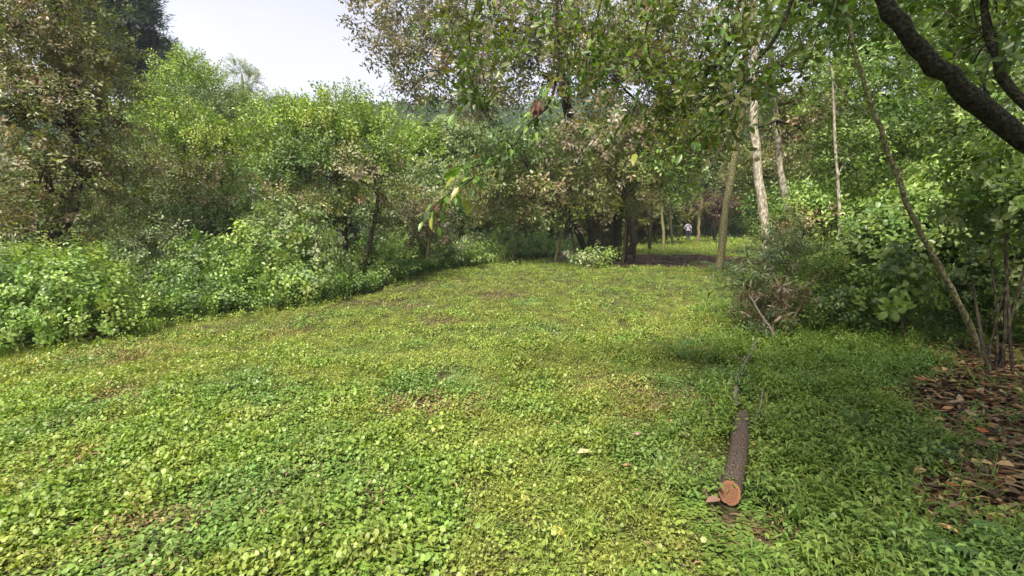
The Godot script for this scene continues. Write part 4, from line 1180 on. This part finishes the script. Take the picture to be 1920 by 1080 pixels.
func shrub(label: String, at: Vector3, lobes: Array, twigs: String, size: float, s: int, stems := 4, group := "", barkmat: Material = null, called := "shrub") -> void:
	var r := rngs(s)
	var trunks := []
	var thick := []
	for k in stems:
		var c: Vector3 = lobes[k % lobes.size()][0]
		var foot := at + Vector3(r.randf_range(-0.12, 0.12), 0, r.randf_range(-0.12, 0.12))
		foot.y = ground(foot.x, foot.z)
		trunks.append([foot, foot.lerp(c, 0.5) + ball(r) * 0.1, c])
		thick.append(r.randf_range(0.012, 0.022))
	tree(called, label, "shrub" if called != "herb_clump" else "plant", group, trunks, thick, barkmat if barkmat else M.bark_dark, lobes, twigs, size, s, {"twiggy": 5, "droop": 0.2 if twigs != "narrow" else 0.7})

func make_shrubs() -> void:
	# left bank
	shrub("bright fresh-green leafy shrub at the far left edge of the lawn", Vector3(-5.82, 0.49, -6.17), [[Vector3(-6.13, 1.08, -6.70), Vector3(0.63, 0.41, 0.60), "fresh", 0.9], [Vector3(-5.61, 0.72, -6.60), Vector3(0.44, 0.29, 0.50), "fresh", 0.9], [Vector3(-6.30, 0.81, -6.40), Vector3(0.50, 0.32, 0.50), "fresh", 0.9], [Vector3(-6.31, 1.37, -7.00), Vector3(0.39, 0.27, 0.40), "bright", 0.7]], "herb", 0.75, 71, 6, "leafy shrubs of the left bank", M.bark_tan)
	shrub("cool green leafy shrub cut off by the left picture edge", Vector3(-6.31, 0.47, -5.91), [[Vector3(-6.92, 1.09, -6.60), Vector3(0.44, 0.44, 0.60), "cool", 0.9], [Vector3(-7.16, 0.81, -6.40), Vector3(0.50, 0.43, 0.60), "cool", 0.8], [Vector3(-6.18, 0.66, -6.00), Vector3(0.40, 0.23, 0.40), "fresh", 0.9], [Vector3(-7.52, 1.52, -7.20), Vector3(0.48, 0.24, 0.50), "fresh", 0.7]], "herb", 0.75, 72, 5, "leafy shrubs of the left bank", M.bark_tan)
	shrub("grey-green rounded shrub in the left bank below the olive tree", Vector3(-5.75, 0.61, -7.68), [[Vector3(-7.04, 1.70, -9.40), Vector3(0.63, 0.44, 0.60), "grey", 0.8], [Vector3(-6.62, 1.10, -9.00), Vector3(0.50, 0.40, 0.50), "dark", 0.8], [Vector3(-6.96, 1.01, -8.80), Vector3(0.44, 0.34, 0.50), "grey", 0.7]], "small", 1.0, 73, 5, "leafy shrubs of the left bank")
	shrub("mid-green low shrub with pale-backed leaves right of the grey-green one", Vector3(-4.94, 0.63, -7.89), [[Vector3(-5.79, 1.39, -9.30), Vector3(0.67, 0.47, 0.60), "green", 0.8], [Vector3(-5.06, 1.01, -8.90), Vector3(0.64, 0.35, 0.50), "fresh", 0.8], [Vector3(-5.60, 0.89, -8.50), Vector3(0.52, 0.28, 0.50), "cool", 0.8]], "herb", 0.9, 74, 5, "leafy shrubs of the left bank")
	shrub("tall pale leafy shrub in front of the broad bright tree", Vector3(-3.96, 0.71, -8.87), [[Vector3(-4.93, 2.19, -10.60), Vector3(0.71, 0.59, 0.60), "pale", 0.8], [Vector3(-5.21, 1.71, -10.20), Vector3(0.74, 0.57, 0.60), "fresh", 0.75], [Vector3(-4.29, 1.60, -10.30), Vector3(0.52, 0.57, 0.50), "pale", 0.8], [Vector3(-4.28, 1.07, -9.60), Vector3(0.59, 0.37, 0.50), "fresh", 0.8], [Vector3(-3.95, 1.01, -9.70), Vector3(0.32, 0.38, 0.40), "cool", 0.8]], "herb", 1.05, 75, 6, "leafy shrubs of the left bank", M.bark_tan)
	shrub("dense fresh bush tucked beneath the broad bright tree on its right", Vector3(-3.36, 1.03, -12.85), [[Vector3(-3.43, 1.60, -12.60), Vector3(0.67, 0.45, 0.50), "fresh", 1.0], [Vector3(-3.72, 1.32, -12.40), Vector3(0.55, 0.39, 0.50), "green", 0.9]], "small", 1.1, 76, 4, "leafy shrubs of the left bank")
	shrub("bright green low weeds in the gap beside the far lawn", Vector3(-1.76, 1.41, -17.56), [[Vector3(-1.84, 1.60, -18.00), Vector3(0.90, 0.32, 0.60), "fresh", 0.9], [Vector3(-1.16, 1.81, -19.00), Vector3(0.63, 0.34, 0.60), "fresh", 0.9]], "herb", 1.4, 77, 4, "leafy shrubs of the left bank", M.bark_tan)
	shrub("greyish brown tangled shrub in the gap between thicket and great tree", Vector3(-2.94, 1.32, -16.55), [[Vector3(-2.83, 2.66, -16.00), Vector3(1.07, 0.62, 0.90), "dusk", 0.6], [Vector3(-2.19, 2.15, -16.50), Vector3(0.83, 0.51, 0.80), "grey", 0.6], [Vector3(-3.25, 3.14, -15.50), Vector3(0.69, 0.60, 0.70), "russet", 0.5]], "small", 1.4, 78, 6, "leafy shrubs of the left bank")
	# foot of the great tree
	shrub("pale broad-leaved weed at the foot of the dark trunk", Vector3(2.42, 1.23, -15.32), [[Vector3(2.64, 1.45, -17.00), Vector3(0.42, 0.26, 0.30), "pale", 1.2], [Vector3(3.02, 1.64, -17.20), Vector3(0.27, 0.19, 0.30), "fresh", 1.0]], "herb", 1.4, 79, 3, "", M.bark_tan)
	# right side
	shrub("drooping grey-green narrow-leaved shrub at the border of sun and shade", Vector3(3.58, 0.52, -6.45), [[Vector3(3.71, 1.48, -7.10), Vector3(0.35, 0.25, 0.34), "grey", 0.42], [Vector3(4.31, 1.80, -7.40), Vector3(0.38, 0.28, 0.40), "grey", 0.34], [Vector3(3.38, 1.22, -6.90), Vector3(0.18, 0.15, 0.24), "grey", 0.45], [Vector3(4.81, 1.52, -7.40), Vector3(0.33, 0.25, 0.40), "green", 0.3], [Vector3(3.83, 1.08, -6.90), Vector3(0.28, 0.21, 0.26), "dead", 0.5], [Vector3(3.51, 1.02, -6.80), Vector3(0.17, 0.17, 0.20), "dead", 0.5], [Vector3(3.47, 0.80, -6.60), Vector3(0.15, 0.10, 0.18), "grey", 0.4]], "narrow", 0.7, 81, 4, "", M.bark_tan)
	shrub("broad-leaved fresh green shrub behind the leaning tan stem", Vector3(8.36, 0.81, -10.13), [[Vector3(6.23, 1.94, -7.60), Vector3(0.72, 0.38, 0.60), "green", 0.75], [Vector3(5.74, 1.60, -7.60), Vector3(0.51, 0.34, 0.50), "green", 0.75], [Vector3(6.39, 1.68, -7.20), Vector3(0.48, 0.32, 0.50), "green", 0.75], [Vector3(6.63, 2.37, -7.80), Vector3(0.61, 0.35, 0.60), "fresh", 0.6]], "broad", 0.62, 82, 6, "shaded shrubs on the right")
	shrub("dark green shrub at the right edge around the multi-stemmed base", Vector3(8.12, 0.63, -7.89), [[Vector3(6.60, 1.74, -6.40), Vector3(0.43, 0.39, 0.50), "green", 0.8], [Vector3(6.54, 1.23, -6.60), Vector3(0.40, 0.29, 0.40), "dark", 0.9], [Vector3(6.71, 1.12, -6.20), Vector3(0.41, 0.41, 0.50), "dark", 0.9]], "broad", 0.6, 83, 5, "shaded shrubs on the right")
	shrub("low dark leafy undergrowth plant between the grey shrub and the tan stem", Vector3(5.82, 0.63, -7.89), [[Vector3(5.28, 1.11, -7.40), Vector3(0.49, 0.26, 0.45), "green", 0.9], [Vector3(5.70, 1.12, -7.20), Vector3(0.40, 0.24, 0.40), "dark", 1.0], [Vector3(4.63, 0.83, -6.90), Vector3(0.31, 0.18, 0.35), "green", 0.9]], "herb", 0.8, 84, 4, "shaded shrubs on the right")
	shrub("upright seedling with large pale leaves in the right undergrowth", Vector3(5.28, 0.52, -6.45), [[Vector3(5.13, 1.11, -6.30), Vector3(0.20, 0.18, 0.20), "fresh", 1.0], [Vector3(5.15, 1.39, -6.30), Vector3(0.13, 0.14, 0.16), "green", 0.9]], "broad", 0.75, 85, 2, "shaded shrubs on the right", M.bark_tan)
	shrub("light green leafy bush filling the gap right of the speckled trunks", Vector3(9.43, 1.13, -14.12), [[Vector3(6.73, 2.64, -10.50), Vector3(0.82, 0.53, 0.70), "fresh", 0.5], [Vector3(7.09, 2.15, -10.00), Vector3(0.78, 0.44, 0.70), "green", 0.55], [Vector3(6.10, 2.16, -10.20), Vector3(0.57, 0.40, 0.60), "olive", 0.5]], "oval", 0.9, 89, 5, "shaded shrubs on the right")
	shrub("yellow-green bush near the right edge with a backlit look put into its leaf colour", Vector3(11.04, 0.94, -11.80), [[Vector3(7.98, 2.36, -8.60), Vector3(0.67, 0.43, 0.60), "bright", 0.45], [Vector3(8.54, 2.64, -8.60), Vector3(0.57, 0.43, 0.60), "fresh", 0.45], [Vector3(7.93, 2.99, -9.00), Vector3(0.60, 0.40, 0.60), "fresh", 0.45]], "oval", 0.85, 90, 5, "shaded shrubs on the right")  # backlit look painted by the leaf palette, no light from behind
	# leaning stem and the clump of stems beside it
	tree("leaning_stem", "slim tan stem leaning far to the left over the shaded undergrowth", "tree", "",
		[[Vector3(5.60, 0.46, -5.60), Vector3(5.21, 0.99, -5.50), Vector3(4.77, 1.60, -5.40), Vector3(4.38, 2.13, -5.30), Vector3(4.04, 2.74, -5.20), Vector3(3.74, 3.27, -5.10), Vector3(3.53, 3.73, -5.05), Vector3(3.30, 4.55, -5.00)]], [0.033], M.bark_lichen,
		[[Vector3(3.54, 4.23, -5.20), Vector3(0.40, 0.29, 0.35), "green", 0.4], [Vector3(3.35, 4.72, -5.20), Vector3(0.58, 0.29, 0.50), "green", 0.6]], "oval", 0.8, 86, {"taper": 0.6, "limb": M.bark_dark})
	var r := rngs(87)
	var c := Vector3(5.11, 0.40, -4.97)
	var trunks := []
	var thick := []
	for q in [[1845, 430, 5.3], [1862, 300, 5.4], [1885, 380, 5.0], [1915, 420, 4.9], [1950, 350, 5.2], [1825, 520, 5.6]]:
		var a := c + Vector3(r.randf_range(-0.14, 0.14), 0, r.randf_range(-0.14, 0.14))
		var x: float = (q[0] - 960.0) / 899.0 * q[2]
		var y: float = 1.6 + (490.0 - q[1]) / 899.0 * q[2]
		var b := Vector3(x, y, -q[2])
		trunks.append([a, a.lerp(b, 0.4) + ball(r) * 0.05, b])
		thick.append(r.randf_range(0.014, 0.026))
	tree("stem_clump", "clump of thin dark upright stems growing from one base in the leaf litter", "shrub", "", trunks, thick, M.bark_dark,
		[[Vector3(5.34, 2.55, -5.40), Vector3(0.36, 0.36, 0.35), "green", 0.5], [Vector3(5.29, 2.11, -5.10), Vector3(0.23, 0.28, 0.30), "green", 0.45], [Vector3(5.35, 2.03, -5.50), Vector3(0.24, 0.24, 0.30), "dark", 0.5]], "broad", 0.6, 88, {"twiggy": 3})

func make_undergrowth() -> void:
	var r := rngs(91)
	var where := []
	var tint := PackedColorArray()
	var where2 := []
	var tint2 := PackedColorArray()
	for k in 16000:
		var d := r.randf_range(3.0, 24.0)
		var e := edge_x(d) - 0.1
		var x := e - pow(r.randf(), 1.4) * 6.0
		if r.randf() > 0.25 + d / 20.0:
			continue
		var back := e - x
		var n := fine.get_noise_2d(x * 1.5, d * 1.5)
		var h := r.randf() * (0.12 + minf(back, 2.2) * 0.35) * clampf(0.8 + n * 1.2, 0.2, 1.6)
		var p := Vector3(x, ground(x, -d) + h, -d)
		where.append(Transform3D(frame(Vector3(r.randf_range(-0.6, 0.6), 1, r.randf_range(-0.6, 0.6)), r.randf() * TAU, r.randf_range(0.55, 1.0)), p))
		tint.append(pick(["fresh", "green", "cool", "fresh"][int(clampf(2.0 + n * 3.0, 0, 3))], p, r))
	for k in 5200:
		var d := r.randf_range(6.5, 26.0)
		var x := r.randf_range(0.42, 1.25) * d + 0.4
		if d > 14.0 and x < 11.0 + (d - 14.0) * 0.3:
			continue
		if litter_bed(x, d) > -0.1 or x < 0.3 + 0.47 * d:
			continue
		var n := fine.get_noise_2d(x * 1.5, d * 1.5)
		var p := Vector3(x, ground(x, -d) + r.randf() * (0.15 + 0.45 * clampf(n + 0.3, 0, 1)), -d)
		where2.append(Transform3D(frame(Vector3(r.randf_range(-0.6, 0.6), 1, r.randf_range(-0.6, 0.6)), r.randf() * TAU, r.randf_range(0.5, 0.9)), p))
		tint2.append(pick("green", p, r))
	tag(copies("bank_undergrowth", T.herb, where, tint, self), "mixed green weeds forming the undergrowth along the left lawn edge", "undergrowth", "", "stuff")
	tag(copies("shaded_undergrowth", T.herb, where2, tint2, self), "shaded green undergrowth beneath the trees on the right", "undergrowth", "", "stuff")

func _ready() -> void:
	# camera, sky, sun, exposure
	var cam := Camera3D.new()
	cam.name = "camera"
	cam.fov = 62.0
	cam.near = 0.05
	cam.far = 1200.0
	cam.position = Vector3(0, 1.6, 0)
	cam.rotation_degrees = Vector3(-3.18, 0, 0)
	add_child(cam)
	cam.current = true
	var env := Environment.new()
	env.background_mode = Environment.BG_SKY
	var sm := ProceduralSkyMaterial.new()
	sm.sky_top_color = Color(0.442, 0.448, 0.488)
	sm.sky_horizon_color = Color(0.572, 0.575, 0.605)
	sm.sky_curve = 0.3
	sm.ground_bottom_color = Color(0.2, 0.22, 0.16)
	sm.ground_horizon_color = Color(0.55, 0.56, 0.56)
	sm.sun_angle_max = 12.0
	# thin uneven cloud
	var cn := FastNoiseLite.new()
	cn.seed = 12; cn.frequency = 1.1; cn.fractal_octaves = 4
	var cloud := Image.create(512, 256, false, Image.FORMAT_RGBA8)
	for cy in 256:
		for cx in 512:
			var la := PI * (0.5 - cy / 256.0)
			var lo := TAU * cx / 512.0
			var v := clampf(0.5 + 0.9 * cn.get_noise_3d(cos(la) * cos(lo), sin(la) * 2.0, cos(la) * sin(lo)), 0.0, 1.0)
			cloud.set_pixel(cx, cy, Color(v, v, v, 1.0))
	sm.sky_cover = ImageTexture.create_from_image(cloud)
	sm.sky_cover_modulate = Color(0.2, 0.2, 0.21, 1.0)
	var sky := Sky.new()
	sky.sky_material = sm
	env.sky = sky
	env.tonemap_mode = Environment.TONE_MAPPER_LINEAR
	env.tonemap_exposure = 4.2
	env.sdfgi_enabled = true
	env.ssao_enabled = true
	env.ssil_enabled = true
	env.fog_enabled = true
	env.fog_density = 0.0006
	env.fog_light_color = Color(0.80, 0.86, 0.95)
	var we := WorldEnvironment.new()
	we.name = "environment"
	we.environment = env
	add_child(we)
	var sun := DirectionalLight3D.new()
	sun.name = "sun"
	sun.light_energy = 0.85
	sun.light_color = Color(1.0, 0.96, 0.88)
	sun.light_angular_distance = 16.0
	sun.shadow_enabled = true
	sun.rotation_degrees = Vector3(-53, -22, 0)
	add_child(sun)
	bumpy.seed = 4; bumpy.frequency = 0.35
	patchy.seed = 8; patchy.frequency = 0.22
	fine.seed = 15; fine.frequency = 0.55; fine.fractal_octaves = 3
	materials()
	palettes()
	make_twigs()
	make_ground()
	make_hill()
	print("land ", Time.get_ticks_msec())
	make_trees()
	make_shrubs()
	make_overhang()
	print("trees ", Time.get_ticks_msec())
	make_cover()
	make_undergrowth()
	print("cover ", Time.get_ticks_msec())
	make_log()
	stick("dark grey dead branch trailing away behind the cut log", [Vector3(1.84, 0.10, -3.86), Vector3(1.96, 0.12, -4.15), Vector3(2.26, 0.13, -4.7), Vector3(2.66, 0.15, -5.3), Vector3(2.92, 0.22, -5.7)], 0.019, 0.009, 3, 3, M.deadwood)
	stick("short brown twig below the sawn end of the log", [Vector3(1.12, 0.22, -2.72) * Vector3(1, 0, 1) + Vector3(0, 0.05, 0), Vector3(1.11, 0.21, -2.62) * Vector3(1, 0, 1) + Vector3(0, 0.03, 0), Vector3(1.12, 0.20, -2.55) * Vector3(1, 0, 1) + Vector3(0, 0.02, 0)], 0.008, 0.004, 4, 0, M.bark_tan)
	stick("pale thin dead stem sticking up right of the log", [Vector3(2.06, 0.31, -3.82) * Vector3(1, 0, 1), Vector3(2.12, 0.31, -3.93) * Vector3(1, 0, 1) + Vector3(0, 0.1, 0), Vector3(2.16, 0.32, -4.04) * Vector3(1, 0, 1) + Vector3(0.03, 0.22, 0)], 0.005, 0.002, 5, 1, M.bark_tan)
	stick("bare pale forked stem under the withered part of the drooping shrub", [Vector3(3.43, 0.0, -6.1), Vector3(3.40, 0.2, -6.25), Vector3(3.30, 0.42, -6.4), Vector3(3.22, 0.62, -6.5)], 0.018, 0.01, 6, 2, M.deadwood)
	make_stone()
	fern(Vector3(2.88, 0.26, -3.28), "small feathery fern at the edge of the brown leaf litter", 5, 0.32, Color(0.11, 0.20, 0.075), 201)
	fern(Vector3(2.26, 0.17, -2.08), "large fern in the bottom right corner", 6, 0.42, Color(0.11, 0.21, 0.07), 203)
	fern(Vector3(1.99, 0.46, -5.72), "fern growing at the edge of the sunny lawn left of the dead branch", 6, 0.40, Color(0.10, 0.19, 0.045), 205)
	fern(Vector3(2.76, 0.36, -4.50), "flat pale fern in the shaded ground cover behind the log", 5, 0.38, Color(0.13, 0.24, 0.07), 207)
	fern(Vector3(2.71, 0.29, -3.57), "low fern halfway between the log and the leaf litter", 5, 0.3, Color(0.12, 0.23, 0.07), 209)
	fern(Vector3(6.65, 1.23, -15.32), "blue-green fern at the foot of the mossy leaning trunk", 7, 0.95, Color(0.13, 0.21, 0.13), 211)
	fern(Vector3(5.88, 0.81, -10.13), "arching fern beneath the drooping grey shrub", 5, 0.7, Color(0.15, 0.26, 0.06), 213)
	make_fallen_leaves()
	make_person()
	print("done ", Time.get_ticks_msec())
